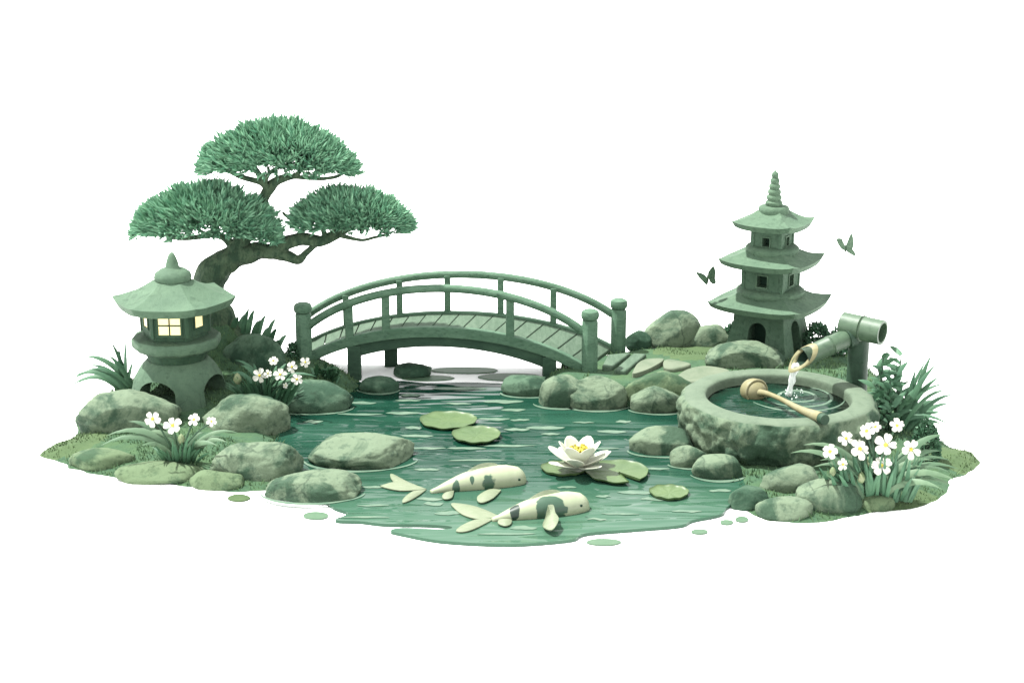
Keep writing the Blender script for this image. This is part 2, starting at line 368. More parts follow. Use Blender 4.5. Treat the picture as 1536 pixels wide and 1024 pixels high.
# ------------------------------------------------------------------ rocks
def icos(sub):
    bm = bmesh.new(); bmesh.ops.create_icosphere(bm, subdivisions=sub, radius=1)
    vs = [v.co.copy() for v in bm.verts]; fs = [tuple(v.index for v in f.verts) for f in bm.faces]; bm.free(); return vs, fs
ICO = {k: icos(k) for k in (2, 3, 4, 5)}
def rock_shape(seed, sub=4, flat=0.0, rough=1.0, planes=6):
    rnd = random.Random(seed); vs, fs = ICO[sub]; out = []
    pl = []
    for i in range(planes):
        a = rnd.uniform(0, 6.28); e = rnd.uniform(-.1, 1.0)
        pl.append((V((math.cos(a)*math.cos(e), math.sin(a)*math.cos(e), math.sin(e))), rnd.uniform(.74, .9)))
    off = V((rnd.uniform(0, 50), rnd.uniform(0, 50), rnd.uniform(0, 50)))
    for d in vs:
        n_ = 2.25; q = (abs(d.x)**n_+abs(d.y)**n_+abs(d.z)**n_)**(1/n_); p = d/q
        p = p*(1+.10*rough*fbm(d*1.1+off, 2))
        for (nn, ds) in pl:
            t = p.dot(nn)-ds
            if t > 0: p = p-nn*t*.8
        p = p+d*(.035*rough*fbm(d*3.2+off, 4))
        r_ = noise.voronoi(d*2.2+off)[0]; p = p-d*.05*rough*max(0, .12-(r_[1]-r_[0]))/.12*.5
        out.append(p)
    return out, fs
ROCKS = {}
def rock(name, box, label, zb=0.0, k=.72, seed=1, material='rock', sub=4, sink=.35, rough=1, cat_='rock', group='rocks around the pond', planes=6):
    x0, x1, yt, yb = box; sh, fs = rock_shape(seed, sub, rough=rough, planes=planes)
    c = G((x0+x1)/2, yb, zb); a = (x1-x0)/2/ppm(c); h = a*.6; cx, cy = c.x, c.y+k*a
    for it in range(14):
        zz = [V((cx+a*p.x, cy+k*a*p.y, zb+h*(p.z+sink))) for p in sh]
        pr = [proj(p) for p in zz if p.z >= zb-.004]
        X0 = min(p[0] for p in pr); X1 = max(p[0] for p in pr); Y0 = min(p[1] for p in pr); Y1 = max(p[1] for p in pr)
        s_ = ppm(V((cx, cy, zb)))
        cx += ((x0+x1)-(X0+X1))/2/s_; a *= ((x1-x0)/(X1-X0))**.8
        cy += (Y1-yb)/s_/.32*.7
        h = max(.015, h+((Y0-yt)+(yb-Y1))/s_/.95*.6)
    zz = [V((cx+a*p.x, cy+k*a*p.y, zb+h*(p.z+sink))) for p in sh]
    m_ = M(); m_.v = zz; m_.f = fs
    o = m_.build(name, material, smooth=180, loc=(cx, cy, zb)); tag(o, label, cat_, group)
    ROCKS[label] = (cx, cy, a, k*a, h); return o
RK = [
 ((112, 273, 583, 652), 'large rounded boulder at the foot of the stone lantern, far left', .03, .62, 11, 'rock', 5, 1),
 ((303, 436, 590, 657), 'large boulder between the stone lantern and the water', .0, .62, 12, 'rock', 5, 1),
 ((103, 203, 671, 707), 'low mossy stone at the far left corner of the garden', -.015, .6, 13, 'rock_warm', 4, 1),
 ((171, 318, 690, 726), 'long flat mossy stone in front of the left flower clump', -.015, .5, 14, 'rock_warm', 4, 1),
 ((283, 372, 704, 736), 'small low stone between the long flat stone and the pale front boulder', -.02, .6, 15, 'rock_warm', 4, 1),
 ((314, 456, 662, 726), 'wide speckled boulder right of the left flower clump', -.01, .6, 16, 'rock', 5, 1),
 ((396, 543, 702, 755), 'pale dome shaped boulder at the front left edge of the water', -.01, .62, 17, 'rock', 5, 1),
 ((461, 622, 648, 704), 'broad flat topped boulder alone in the water at left', 0, .66, 18, 'rock', 5, .8),
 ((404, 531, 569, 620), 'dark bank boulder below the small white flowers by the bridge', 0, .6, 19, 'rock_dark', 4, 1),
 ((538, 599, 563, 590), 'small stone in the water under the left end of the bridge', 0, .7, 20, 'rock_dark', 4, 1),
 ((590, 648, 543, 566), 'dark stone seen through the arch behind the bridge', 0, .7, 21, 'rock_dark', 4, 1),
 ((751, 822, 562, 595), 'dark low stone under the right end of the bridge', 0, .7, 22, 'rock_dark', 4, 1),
 ((808, 884, 561, 612), 'left boulder of the pair at the front right bridge post', 0, .6, 23, 'rock', 4, 1),
 ((842, 943, 562, 615), 'right boulder of the pair at the front right bridge post', 0, .6, 24, 'rock', 5, 1),
 ((945, 1023, 578, 620), 'small pointed boulder at the waterline left of the stone basin', 0, .6, 25, 'rock', 4, 1),
 ((943, 1042, 638, 683), 'tan topped boulder in the water touching the stone basin', 0, .65, 26, 'rock', 4, .8),
 ((1004, 1062, 667, 702), 'small tilted stone in the water before the basin', 0, .65, 27, 'rock', 4, 1),
 ((1037, 1114, 680, 720), 'round stone in the water ringed by a ripple before the basin', 0, .68, 28, 'rock', 4, .6),
 ((1139, 1234, 694, 745), 'round boulder behind the front right pair of stones', 0, .6, 29, 'rock', 4, 1),
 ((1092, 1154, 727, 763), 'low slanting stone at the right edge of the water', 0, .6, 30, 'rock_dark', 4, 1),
 ((1132, 1220, 743, 781), 'smooth stone frontmost on the right shore', -.015, .62, 131, 'rock', 5, .7),
 ((1191, 1294, 716, 771), 'large oval boulder with a crack on the right shore', -.01, .6, 32, 'rock', 5, .9),
 ((1287, 1343, 741, 767), 'small stone at the right end of the front shore below the flowers', -.015, .6, 33, 'rock_warm', 4, 1),
 ((1057, 1178, 510, 553), 'broad speckled boulder in front of the pagoda door', .13, .5, 34, 'rock', 5, 1),
 ((966, 1054, 464, 522), 'tallest rounded boulder on the lawn behind the bridge', .12, .7, 135, 'rock', 5, .45),
 ((1030, 1104, 486, 523), 'rounded boulder between the tallest boulder and the pagoda', .12, .6, 36, 'rock', 4, .6),
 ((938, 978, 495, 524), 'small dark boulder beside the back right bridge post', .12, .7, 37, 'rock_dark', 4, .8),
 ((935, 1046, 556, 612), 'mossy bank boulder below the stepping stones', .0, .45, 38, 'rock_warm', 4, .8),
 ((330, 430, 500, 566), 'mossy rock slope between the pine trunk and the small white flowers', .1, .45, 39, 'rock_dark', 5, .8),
]
for box, lab, zb, k, seed, mt, sub, rg in RK: rock('boulder', box, lab, zb, k, seed, mt, sub, rough=rg)

# ------------------------------------------------------------------ bridge
FL = G(457, 545, .1); FR = G(884, 564, .08); BL = V((0, 0, 0)); BR = G(927, 529, .1)
BL = at(457, 470, FL.y+.42); BL.z = .1
def arc(t): return 1-(2*t-1)**2
def side_pt(side, t, z): A, B = (FL, FR) if side == 0 else (BL, BR); return V((A.x+(B.x-A.x)*t, A.y+(B.y-A.y)*t, z))
def deckz(t): return .145+.285*(math.sqrt(max(0, 1.0-(2*t-1)**2*.72))-math.sqrt(.28))/(1-math.sqrt(.28))-.02*t
def railz(t): return .37+.36*(math.sqrt(max(0, 1.0-(2*t-1)**2*.72))-math.sqrt(.28))/(1-math.sqrt(.28))+.02*t
bridge = thing('footbridge', ((FL.x+FR.x)/2, (FL.y+BR.y)/2, 0), 'green arched wooden footbridge with curved handrails over the pond', 'bridge')
def beam(side, zt, zb_, inner, outer, t0=0., t1=1., n=40):
    """curved board: section between offsets inner/outer across the bridge, heights zt(t), zb_(t)"""
    m_ = M(); vs = []
    for i in range(n+1):
        t = t0+(t1-t0)*i/n; a = side_pt(0, t, 0); b = side_pt(1, t, 0); c = (b-a).normalized()*(1 if side == 0 else -1)
        p = a if side == 0 else b
        for (o_, z) in ((outer, zb_(t)), (inner, zb_(t)), (inner, zt(t)), (outer, zt(t))): vs.append(V((p.x, p.y, 0))+c*o_+V((0, 0, z)))
    fs = [(i*4+j, i*4+(j+1) % 4, i*4+4+(j+1) % 4, i*4+4+j) for i in range(n) for j in range(4)]+[(3, 2, 1, 0), (n*4, n*4+1, n*4+2, n*4+3)]
    return m_.add(vs, fs)
for sd_ in (0, 1):
    beam(sd_, lambda t: deckz(t)+.012, lambda t: deckz(t)-.072, .045, -.012, .02, .985).build('edge_beam', 'wood', bridge, bevel=.006)
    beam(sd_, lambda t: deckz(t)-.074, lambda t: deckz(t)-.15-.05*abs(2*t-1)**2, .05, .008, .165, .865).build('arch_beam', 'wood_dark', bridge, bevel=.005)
# planks
NP = 18
for i in range(NP):
    t0 = .015+.97*i/NP+.0022; t1 = .015+.97*(i+1)/NP-.0022
    vs = []
    for t in (t0, t1):
        a = side_pt(0, t, 0); b = side_pt(1, t, 0); c = (b-a).normalized(); z = deckz(t)+random.uniform(-.002, .002)
        for p, o_ in ((a, .047), (b, -.047)):
            for dz in (-.035, -.004): q = p+c*o_; vs.append(V((q.x, q.y, z+dz)))
    # order: t0:a-,a+,b-,b+ ; t1: same
    M().add(vs, [(0, 2, 3, 1), (4, 5, 7, 6), (1, 3, 7, 5), (0, 4, 6, 2), (0, 1, 5, 4), (2, 6, 7, 3)]).build('deck_plank', 'plank', bridge, bevel=.003)
def arcpath(side, f, t0, t1, n=36): return [side_pt(side, t0+(t1-t0)*i/n, f(t0+(t1-t0)*i/n)) for i in range(n+1)]
M().tube(arcpath(0, railz, .004, .98), .034, 12, sy=.95).build('handrail', 'wood', bridge)
M().tube(arcpath(1, lambda t: railz(t)-.01, .0, .98), .034, 12, sy=.95).build('handrail', 'wood', bridge)
def tpx(side, px):
    lo, hi = 0, 1
    for _ in range(40):
        mid = (lo+hi)/2
        if proj(side_pt(side, mid, .5))[0] < px: lo = mid
        else: hi = mid
    return lo
for side, xs in ((0, (523, 578, 764)), (1, (519, 600, 672, 752, 831))):
    for px in xs:
        t = tpx(side, px); p = side_pt(side, t, 0); z0, z1 = deckz(t)-.02, railz(t)-.012; wd = .062 if side == 0 else .05
        c = (side_pt(1, t, 0)-side_pt(0, t, 0)).normalized()*(.018 if side == 0 else -.018)
        M().box((p.x+c.x, p.y+c.y, (z0+z1)/2), wd, wd*.9, z1-z0, .05).build('baluster', 'wood', bridge, bevel=.006)
def post(p, z0, ztop, r):
    m_ = M(); zc = ztop-.085
    m_.lathe((p.x, p.y, 0), [(r, z0), (r, zc-.02), (r*.82, zc-.004)], 8, R(22.5)+.1); b = m_.build('post', 'wood', bridge, bevel=.004)
    m_ = M(); m_.lathe((p.x, p.y, zc), [(r*.8, -.004), (r*1.02, .004), (r*1.09, .02), (r*1.09, .044), (r*.98, .062), (r*.6, .074), (.004, .077)], 20)
    c = m_.build('post_cap', 'wood', b)
post(FL, -.02, zat(452, FL.y), .066); post(FR, -.02, zat(462, FR.y), .064)
post(BL, -.02, zat(452, FL.y)-.15, .055); post(BR, -.02, zat(446, BR.y), .064)
for side, xs in ((0, (529, 822)), (1, (586, 855))):
    for px in xs:
        t = tpx(side, px); p = side_pt(side, t, 0); z1 = deckz(t)-.07
        c = (side_pt(1, t, 0)-side_pt(0, t, 0)).normalized()*(.035 if side == 0 else -.035)
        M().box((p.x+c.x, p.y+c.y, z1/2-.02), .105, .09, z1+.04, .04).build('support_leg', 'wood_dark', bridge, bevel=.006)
for t in (tpx(0, 540), tpx(0, 815)):
    a = side_pt(0, t, 0); b = side_pt(1, t, 0); p = (a+b)/2; an = math.atan2(b.y-a.y, b.x-a.x)
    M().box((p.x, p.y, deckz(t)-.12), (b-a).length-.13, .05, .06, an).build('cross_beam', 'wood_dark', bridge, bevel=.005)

# ------------------------------------------------------------------ roofs
def roof(m_, c, n, rot, rt, re, zt, ze, lift, thick, rb, bulge=.04, nu=14, nv=12):
    """n sided curved roof: top corner radius rt at zt, eave corner radius re at ze, underside back to radius rb"""
    c = V(c); vs = []; idx = {}
    rows = [('t', v/nv) for v in range(nv+1)]+[('e', .5), ('e', 1.0)]+[('b', v/5) for v in range(1, 6)]
    for ri, (kind, v) in enumerate(rows):
        for s_ in range(n):
            a0 = rot+2*math.pi*s_/n; a1 = rot+2*math.pi*(s_+1)/n
            for u_ in range(nu):
                u = u_/nu; w_ = 2*u-1
                if kind == 't': r = rt+(re-rt)*v; z = zt-(zt-ze)*(1-(1-v)**1.5); lf = lift*abs(w_)**3.5*v**3
                elif kind == 'e': r = re-.012*v-thick*.35*v; z = ze-thick*v; lf = lift*abs(w_)**3.5
                else: r = re-.012-thick*.35+(rb-re+.012)*v; z = ze-thick-.012*v; lf = lift*abs(w_)**3.5*(1-v)**2
                A = V((math.cos(a0), math.sin(a0), 0)); B = V((math.cos(a1), math.sin(a1), 0))
                p = (A*(1-u)+B*u)*r
                if kind != 'b': p = p*(1+bulge*(1-w_*w_)*(v if kind == 't' else 1))
                else: p = p*(1+bulge*(1-w_*w_)*(1-v))
                vs.append(c+V((p.x, p.y, z+lf)))
    L = n*nu; k = len(rows)
    fs = [(i*L+j, i*L+(j+1) % L, (i+1)*L+(j+1) % L, (i+1)*L+j) for i in range(k-1) for j in range(L)]
    fs += [tuple(range(L-1, -1, -1)), tuple((k-1)*L+j for j in range(L))]
    return m_.add(vs, fs)
def pedge(m_, c, n, rot, prof): return m_.lathe(c, prof, n, rot)

# ------------------------------------------------------------------ stone lantern
LC = G(262, 600, .05); LY = LC.y; lx = at(264, 500, LC.y).x
zl = lambda py: zat(py, LY)
lan = thing('stone_lantern', (lx, LY, .03), 'carved stone snow lantern with lit windows under the pine, left of the bridge', 'lantern')
b = M().lathe((lx, LY, 0), [(.36, -.0), (.355, .06), (.34, .16), (.32, .24), (.27, .325), (.22, zl(536)), (.12, zl(533))], 40, 0).build('base', 'stone', lan, smooth=50)
cs = []
for az in (R(-110), R(-20)):
    m_ = M(); d = V((math.cos(az), math.sin(az), 0)); e = V((-d.y, d.x, 0)); prof = []
    wd = .15; zt_ = .275
    for i in range(13):
        q = math.pi*i/12; prof.append((wd*math.cos(q), zt_-.10+.10*math.sin(q)))
    prof = [(wd*1.15, -.1)]+prof+[(-wd*1.15, -.1)]
    vs = [V((lx, LY, 0))+d*s_*.6+e*x+V((0, 0, z)) for s_ in (-1, 1) for x, z in prof]; n_ = len(prof)
    m_.add(vs, [tuple(range(n_-1, -1, -1)), tuple(range(n_, 2*n_))]+[(i, (i+1) % n_, n_+(i+1) % n_, n_+i) for i in range(n_)])
    cs.append(m_.build('cutter', 'hollow', smooth=0))
cut(b, cs)
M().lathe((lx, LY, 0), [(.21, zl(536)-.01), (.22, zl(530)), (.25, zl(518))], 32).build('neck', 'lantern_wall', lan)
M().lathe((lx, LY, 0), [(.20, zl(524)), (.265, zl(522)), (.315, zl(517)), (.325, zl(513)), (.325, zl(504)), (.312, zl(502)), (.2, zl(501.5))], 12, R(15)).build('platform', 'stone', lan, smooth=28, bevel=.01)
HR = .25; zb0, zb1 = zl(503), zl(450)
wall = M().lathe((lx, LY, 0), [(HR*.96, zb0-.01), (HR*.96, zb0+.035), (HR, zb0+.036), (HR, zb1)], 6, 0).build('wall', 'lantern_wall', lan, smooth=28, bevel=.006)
ap = HR*math.cos(R(30))
for k in range(6):
    az = R(-90+60*k); d = V((math.cos(az), math.sin(az), 0)); e = V((-d.y, d.x, 0)); c = V((lx, LY, 0))+d*ap
    front = k % 3 == 0; ww, wh = (.158, .135) if front else (.085, .085)
    zc = zl(477) if front else zl(478)+.012
    an = math.atan2(e.y, e.x)
    def fb(m_, x, z, sx, sz, dp=.014, off=.004): cc = c+d*off+e*x; m_.box((cc.x, cc.y, z), sx, dp, sz, an)
    fm = M(); t_ = .012
    fb(fm, 0, zc+wh/2+t_/2, ww+2*t_, t_); fb(fm, 0, zc-wh/2-t_/2, ww+2*t_, t_); fb(fm, -ww/2-t_/2, zc, t_, wh); fb(fm, ww/2+t_/2, zc, t_, wh)
    f = fm.build('window', 'lantern_wall', lan, smooth=0)
    pm = M(); fb(pm, 0, zc, ww, wh, .006, .001); pm.build('pane', 'glow', f, smooth=0)
    if front:
        mm = M(); fb(mm, 0, zc, .009, wh, .008, .0065); fb(mm, -ww/4-.002, zc+.003, ww/2-.005, .009, .008, .0065); fb(mm, ww/4+.002, zc+.003, ww/2-.005, .009, .008, .0065)
        mm.build('glazing_bar', 'hollow', f, smooth=0)
    # corner pillars
    a2 = R(-60+60*k); cp = V((lx, LY, 0))+V((math.cos(a2), math.sin(a2), 0))*(HR-.008)
    M().box((cp.x, cp.y, (zb0+.036+zb1)/2), .03, .03, zb1-zb0-.036, a2).build('corner_post', 'lantern_wall', lan, bevel=.004)
m_ = M(); roof(m_, (lx, LY, 0), 6, 0, .15, .455, zl(420), zl(446), .014, .06, .24, bulge=.03)
m_.build('roof', 'stone', lan, smooth=22)
M().lathe((lx, LY, 0), [(.10, zl(424)), (.128, zl(421)), (.137, zl(415)), (.128, zl(409)), (.095, zl(404)), (.055, zl(401)), (.05, zl(399.5)), (.042, zl(392)), (.026, zl(383)), (.014, zl(379)), (.002, zl(378))], 28, 0).build('finial', 'stone', lan, smooth=50)

# ------------------------------------------------------------------ stone pagoda
PC = G(1157, 521, .14); PY = PC.y; pxw = at(1157, 400, PC.y).x; zp = lambda py: zat(py, PY); sp = ppm(V((pxw, PY, .6)))
pag = thing('stone_pagoda', (pxw, PY, .12), 'three tiered carved stone pagoda with ringed spire on the right bank', 'pagoda')
AZ = R(-32)     # left front face normal is turned so that face is seen wider
def crn(width_px): return width_px/sp/1.378/math.sqrt(2)      # corner radius of a square seen corner-on
PROT = R(45)+R(-32)
def body(w_px, ytop, ybot, name, parent=pag, flare=1.0):
    rc = crn(w_px); return M().lathe((pxw, PY, 0), [(rc*flare, zp(ybot)), (rc, zp(ytop))], 4, PROT), rc
def faces():
    for k in range(4):
        az = PROT+R(45)+k*R(90); d = V((math.cos(az), math.sin(az), 0)); e = V((-d.y, d.x, 0)); yield d, e
def storey(w_px, ytop, ybot, ww, wh, zc):
    m_, rc = body(w_px, ytop, ybot, ''); o = m_.build('wall', 'stone_wall', pag, smooth=28, bevel=.005)
    cs = []; apo = rc/math.sqrt(2)
    for d, e in faces():
        c = V((pxw, PY, zc))+d*apo; mm = M(); mm.box(c, ww, .14, wh, math.atan2(e.y, e.x)); cs.append(mm.build('cutter', 'hollow', smooth=0))
    o.modifiers.clear(); cut(o, cs)
    for d, e in faces():
        c = V((pxw, PY, zc))+d*(apo+.002); an = math.atan2(e.y, e.x); f = M(); t_ = .01
        for (x, z, sx, sz) in ((0, wh/2+t_/2, ww+2*t_, t_), (0, -wh/2-t_/2, ww+2*t_, t_), (-ww/2-t_/2, 0, t_, wh), (ww/2+t_/2, 0, t_, wh)):
            q = c+e*x; f.box((q.x, q.y, zc+z), sx, .012, sz, an)
        fo = f.build('window', 'stone', pag, smooth=0)
        q = V((pxw, PY, zc))+d*(apo-.066); M().box((q.x, q.y, zc), ww-.002, .004, wh-.002, an).build('recess', 'hollow', fo, smooth=0)  # dark back panel paints the shade in the window pocket
    for k in range(4):
        a2 = PROT+k*R(90); q = V((pxw, PY, 0))+V((math.cos(a2), math.sin(a2), 0))*(rc-.010)
        M().box((q.x, q.y, (zp(ytop)+zp(ybot))/2), .03, .03, zp(ytop)-zp(ybot)-.004, a2+R(45)).build('corner_post', 'stone_wall', pag, bevel=.004)
# ground storey, flared
rc = crn(112); m_ = M(); m_.lathe((pxw, PY, 0), [(rc*1.22, .1), (rc*1.16, zp(510)), (rc*1.06, zp(490)), (rc*1.0, zp(478)), (rc*.97, zp(456))], 4, PROT)
base = m_.build('base_wall', 'stone_wall', pag, smooth=28, bevel=.006)
cs = []
for i, (d, e) in enumerate(faces()):
    prof = []; wd = .075; zt_ = zp(489)
    for j in range(11): q = math.pi*j/10; prof.append((wd*math.cos(q), zt_+.075*math.sin(q)))
    prof = [(wd*1.1, .0)]+prof+[(-wd*1.1, .0)]; n_ = len(prof)
    cc = V((pxw, PY, 0))+d*(rc*.75); vs = [cc+d*s_*.13+e*x+V((0, 0, z)) for s_ in (-1, 1) for x, z in prof]
    mm = M(); mm.add(vs, [tuple(range(n_-1, -1, -1)), tuple(range(n_, 2*n_))]+[(a, (a+1) % n_, n_+(a+1) % n_, n_+a) for a in range(n_)])
    cs.append(mm.build('cutter', 'hollow', smooth=0))
base.modifiers.clear(); cut(base, cs)
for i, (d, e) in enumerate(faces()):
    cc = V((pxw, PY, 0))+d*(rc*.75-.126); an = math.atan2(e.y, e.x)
    M().box((cc.x, cc.y, .26), .155, .004, .3, an).build('doorway', 'hollow', pag, smooth=0)  # dark sheet paints the shade inside the arch
for (wtop, weave, yt, ye, yr0, yr1, wring, wbody) in ((100, 194, 436, 450, 439, 430, 102, 112), (80, 166, 374, 387, 377, 367, 80, 88), (46, 129, 315, 332, 318, 309, 46, 66)):
    m_ = M(); roof(m_, (pxw, PY, 0), 4, PROT, crn(wtop), crn(weave), zp(yt), zp(ye), .022, .045, crn(wbody)*.95, bulge=.10)
    m_.build('roof', 'stone', pag, smooth=24)
    r_ = wring/sp/2; M().lathe((pxw, PY, 0), [(r_*.95, zp(yr0)-.01), (r_*1.0, zp(yr0-2)), (r_*1.0, zp(yr1+3)), (r_*.9, zp(yr1)), (r_*.4, zp(yr1-.5))], 24).build('ring', 'stone', pag, smooth=40)
storey(88, 396, 431.5, .085, .09, zp(416)); storey(64, 343, 368.5, .06, .068, zp(359))
pr = []; 
for i in range(6):
    r0 = .066-.0078*i; z0 = zp(308)+i*(zp(256)-zp(308))/6.3; dz = (zp(256)-zp(308))/6.3
    pr += [(r0*.9, z0), (r0*1.05, z0+dz*.25), (r0*1.05, z0+dz*.65), (r0*.82, z0+dz*.93)]
pr = [(.075, zp(310)), (.068, zp(308))]+pr+[(.012, zp(257.5)), (.002, zp(255))]
M().lathe((pxw, PY, 0), pr, 18, wob=.12).build('spire', 'stone', pag, smooth=50)

# ------------------------------------------------------------------ stone basin
BC = G(1167, 592, .33); BX, BY = BC.x, BC.y
bas = thing('stone_basin', (BX, BY, 0), 'large round hollowed stone water basin with rough sides on the right bank', 'basin')
m_ = M(); n_ = 96
prof = [(.60, -.03), (.64, .03), (.672, .10), (.682, .17), (.682, .23), (.672, .285), (.652, .32), (.622, .333), (.56, .335), (.512, .332), (.496, .318), (.492, .28), (.48, .2), (.40, .14), (.2, .12), (.02, .12)]
m_.lathe((BX, BY, 0), prof, n_, wob=.0)
for i, v in enumerate(m_.v):
    q = V((v.x-BX, v.y-BY, 0)); r = q.length; d = q.normalized() if r > 0 else V((1, 0, 0))
    row = i//n_
    amp = .04 if row <= 5 else (.014 if row <= 7 else .006)
    f = noise.noise(V((d.x*1.5, d.y*1.5, 4)))*(.03 if row < 6 else .012)+amp*fbm(V((d.x*4, d.y*4, v.z*9)), 4)*(1 if row < 8 else .4)
    v.x += d.x*f; v.y += d.y*f; v.z += (.006*fbm(v*4, 3) *.5 if row >= 6 else 0)
bo = m_.build('basin_body', 'rock', bas, smooth=180); bo.data.materials.append(MAT['basin_rim'])
for i_, p_ in enumerate(bo.data.polygons):
    if 6 <= i_//n_: p_.material_index = 1
su = bo.modifiers.new('sub', 'SUBSURF'); su.levels = su.render_levels = 2
tx = bpy.data.textures.new('rough', 'CLOUDS'); tx.noise_scale = .09; tx.noise_depth = 4
vgr = bo.vertex_groups.new(name='side'); vgr.add([i for i in range(len(bo.data.vertices)) if i//n_ <= 5], 1, 'REPLACE')
dm = bo.modifiers.new('rough', 'DISPLACE'); dm.texture = tx; dm.strength = .075; dm.mid_level = .5; dm.vertex_group = 'side'
M().lathe((BX, BY, 0), [(.491, .262), (.3, .2622), (.003, .2624)], 64).build('basin_water', 'basin_water', bas, smooth=180)
HIT = G(1183, 594, .262)
def ringm(m_, c, r, w_, z, a0=0, a1=2*math.pi, n=48, h=.006):
    vs = []
    for i in range(n+1):
        q = a0+(a1-a0)*i/n; f = math.sin(math.pi*i/n)**.5 if a1-a0 < 6.2 else 1
        for rr, zz in ((r-w_*f, 0), (r, h*f), (r+w_*f, 0)): vs.append(V((c[0]+rr*math.cos(q), c[1]+rr*math.sin(q), z+zz)))
    m_.add(vs, [(i*3+j, i*3+3+j, i*3+4+j, i*3+1+j) for i in range(n) for j in (0, 1)])
rp = M(); ringm(rp, (HIT.x+.06, HIT.y), .13, .012, .262); ringm(rp, (HIT.x+.06, HIT.y), .24, .012, .262, R(-150), R(60)); ringm(rp, (HIT.x+.05, HIT.y), .34, .01, .262, R(200), R(345))
rp.build('ripple', 'painted_glint', bas, smooth=180)

# bamboo spout
spY = BY+.36; post_p = at(1288, 520, spY)
spo = thing('bamboo_spout', (post_p.x, spY, .12), 'bamboo water spout on a post pouring into the stone basin', 'water spout')
zt_ = zat(506, spY)
M().tube([(post_p.x, spY, .08), (post_p.x, spY, zt_-.17), (post_p.x, spY, zt_-.168), (post_p.x, spY, zt_)], [.077, .073, .076, .073], 20).build('post', 'bamboo_dark', spo, smooth=40)
def pipe(m_, a, b, r, wall_, n=24, shear=None):
    """hollow tube from a to b; shear = vector added along axis by angle to make a slanted cut at b"""
    a, b = V(a), V(b); t = (b-a).normalized(); x = t.cross(V((0, 0, 1))).normalized(); y = x.cross(t); vs = []
    L = (b-a).length; K = [0, .04, .47, .485, .5, .515, .53, .97, 1.0]
    def ring_(p, rr, sh):
        for j in range(n):
            q = 2*math.pi*j/n; o_ = x*math.cos(q)+y*math.sin(q)
            s_ = shear.dot(o_) if (shear and sh) else 0
            vs.append(p+o_*rr+t*s_)
    for i, k in enumerate(K):
        rr = r*(1.07 if k in (.485, .515) else (1.0 if k != .5 else .98)); ring_(a+t*L*k, rr, k == 1.0)
    ring_(b, r-wall_, True); ring_(a+t*L*.6, r-wall_, False)
    rows = len(K)+2
    m_.add(vs, [(i*n+j, i*n+(j+1) % n, (i+1)*n+(j+1) % n, (i+1)*n+j) for i in range(rows-1) for j in range(n)]+[tuple(range(n-1, -1, -1)), tuple((rows-1)*n+j for j in range(n))])
    return t
hc0 = at(1264, 486, spY+.02); hc1 = at(1324, 499, spY-.16)
m_ = M(); pipe(m_, hc0, hc1, .088, .018); hp = m_.build('crossbar', 'bamboo', spo, smooth=40)
s0 = at(1287, 499, spY-.02); s1 = at(1203, 537, HIT.y+.0)
m_ = M(); pipe(m_, s0, s1, .066, .014, shear=V((0.0, -.45, .85))*-.085); m_.build('spout_pipe', 'bamboo', spo, smooth=40)
tt = (s1-s0).normalized()
M().tube([s0+tt*.045, s0+tt*.10], [.08, .078], 20).build('collar', 'bamboo_dark', spo, smooth=40)
# cut lip of the spout, pale
xx = tt.cross(V((0, 0, 1))).normalized(); yy = xx.cross(tt); sh = V((0.0, -.45, .85))*-.085; n_ = 32
def lipring(rr, pt):
    out = []
    for j in range(n_):
        q = 2*math.pi*j/n_; o_ = xx*math.cos(q)+yy*math.sin(q); low = max(0, -o_.z)
        out.append(s1+o_*rr+tt*(sh.dot(o_)*(rr/.066)+pt+.035*low**3))
    return out
vs = lipring(.069, -.035)+lipring(.069, .004)+lipring(.062, .009)+lipring(.045, .002)+lipring(.042, -.02)
m_ = M(); m_.add(vs, [(i*n_+j, i*n_+(j+1) % n_, (i+1)*n_+(j+1) % n_, (i+1)*n_+j) for i in range(4) for j in range(n_)]); m_.build('spout_lip', 'bamboo_tan', spo, smooth=50)
vs = lipring(.0425, -.012)+[v-tt*.2 for v in lipring(.0425, -.012)]
m_ = M(); m_.add(vs, [(j, (j+1) % n_, n_+(j+1) % n_, n_+j) for j in range(n_)]+[tuple(range(n_, 2*n_))]); m_.build('spout_bore', 'hollow', spo, smooth=40)  # dark sleeve paints the shade inside the pipe
# falling water
m_ = M(); st = V((s1.x-.03, s1.y-.01, s1.z-.045)); en = V((HIT.x, HIT.y, .262))
for dx, r0 in ((-.012, .014), (.014, .018), (.004, .012)):
    pts = []; rad = []
    for i in range(15):
        u = i/14; pts.append(V((st.x+(en.x-st.x)*u**.6+dx*(1-u*.3)+.003*math.sin(u*17+dx*300), st.y+(en.y-st.y)*u, st.z+(en.z-st.z)*u**1.25))); rad.append(r0*(1-.45*u)*(1+.25*math.sin(u*23+dx*500)))
    m_.tube(pts, rad, 10)
o = m_.build('falling_water', 'stream', smooth=180, loc=en); tag(o, 'thin stream of water falling from the bamboo spout into the basin', 'water stream')
m_ = M()
for i in range(22):
    a_ = random.uniform(0, 6.28); r_ = random.uniform(.01, .13)**1.0; hgt = random.uniform(0, .06)*(1-r_/.16); q = V((HIT.x+.04+r_*math.cos(a_), HIT.y+r_*math.sin(a_)*.8, .264+hgt)); rr = random.uniform(.003, .006)
    vs, fs = ICO[2]; m_.add([q+V((v.x*rr, v.y*rr, v.z*rr*1.4)) for v in vs], fs)
o = m_.build('splash', 'stream', smooth=180, loc=(HIT.x, HIT.y, .262)); tag(o, 'spray of droplets where the stream hits the basin water', 'splash', kind='stuff')

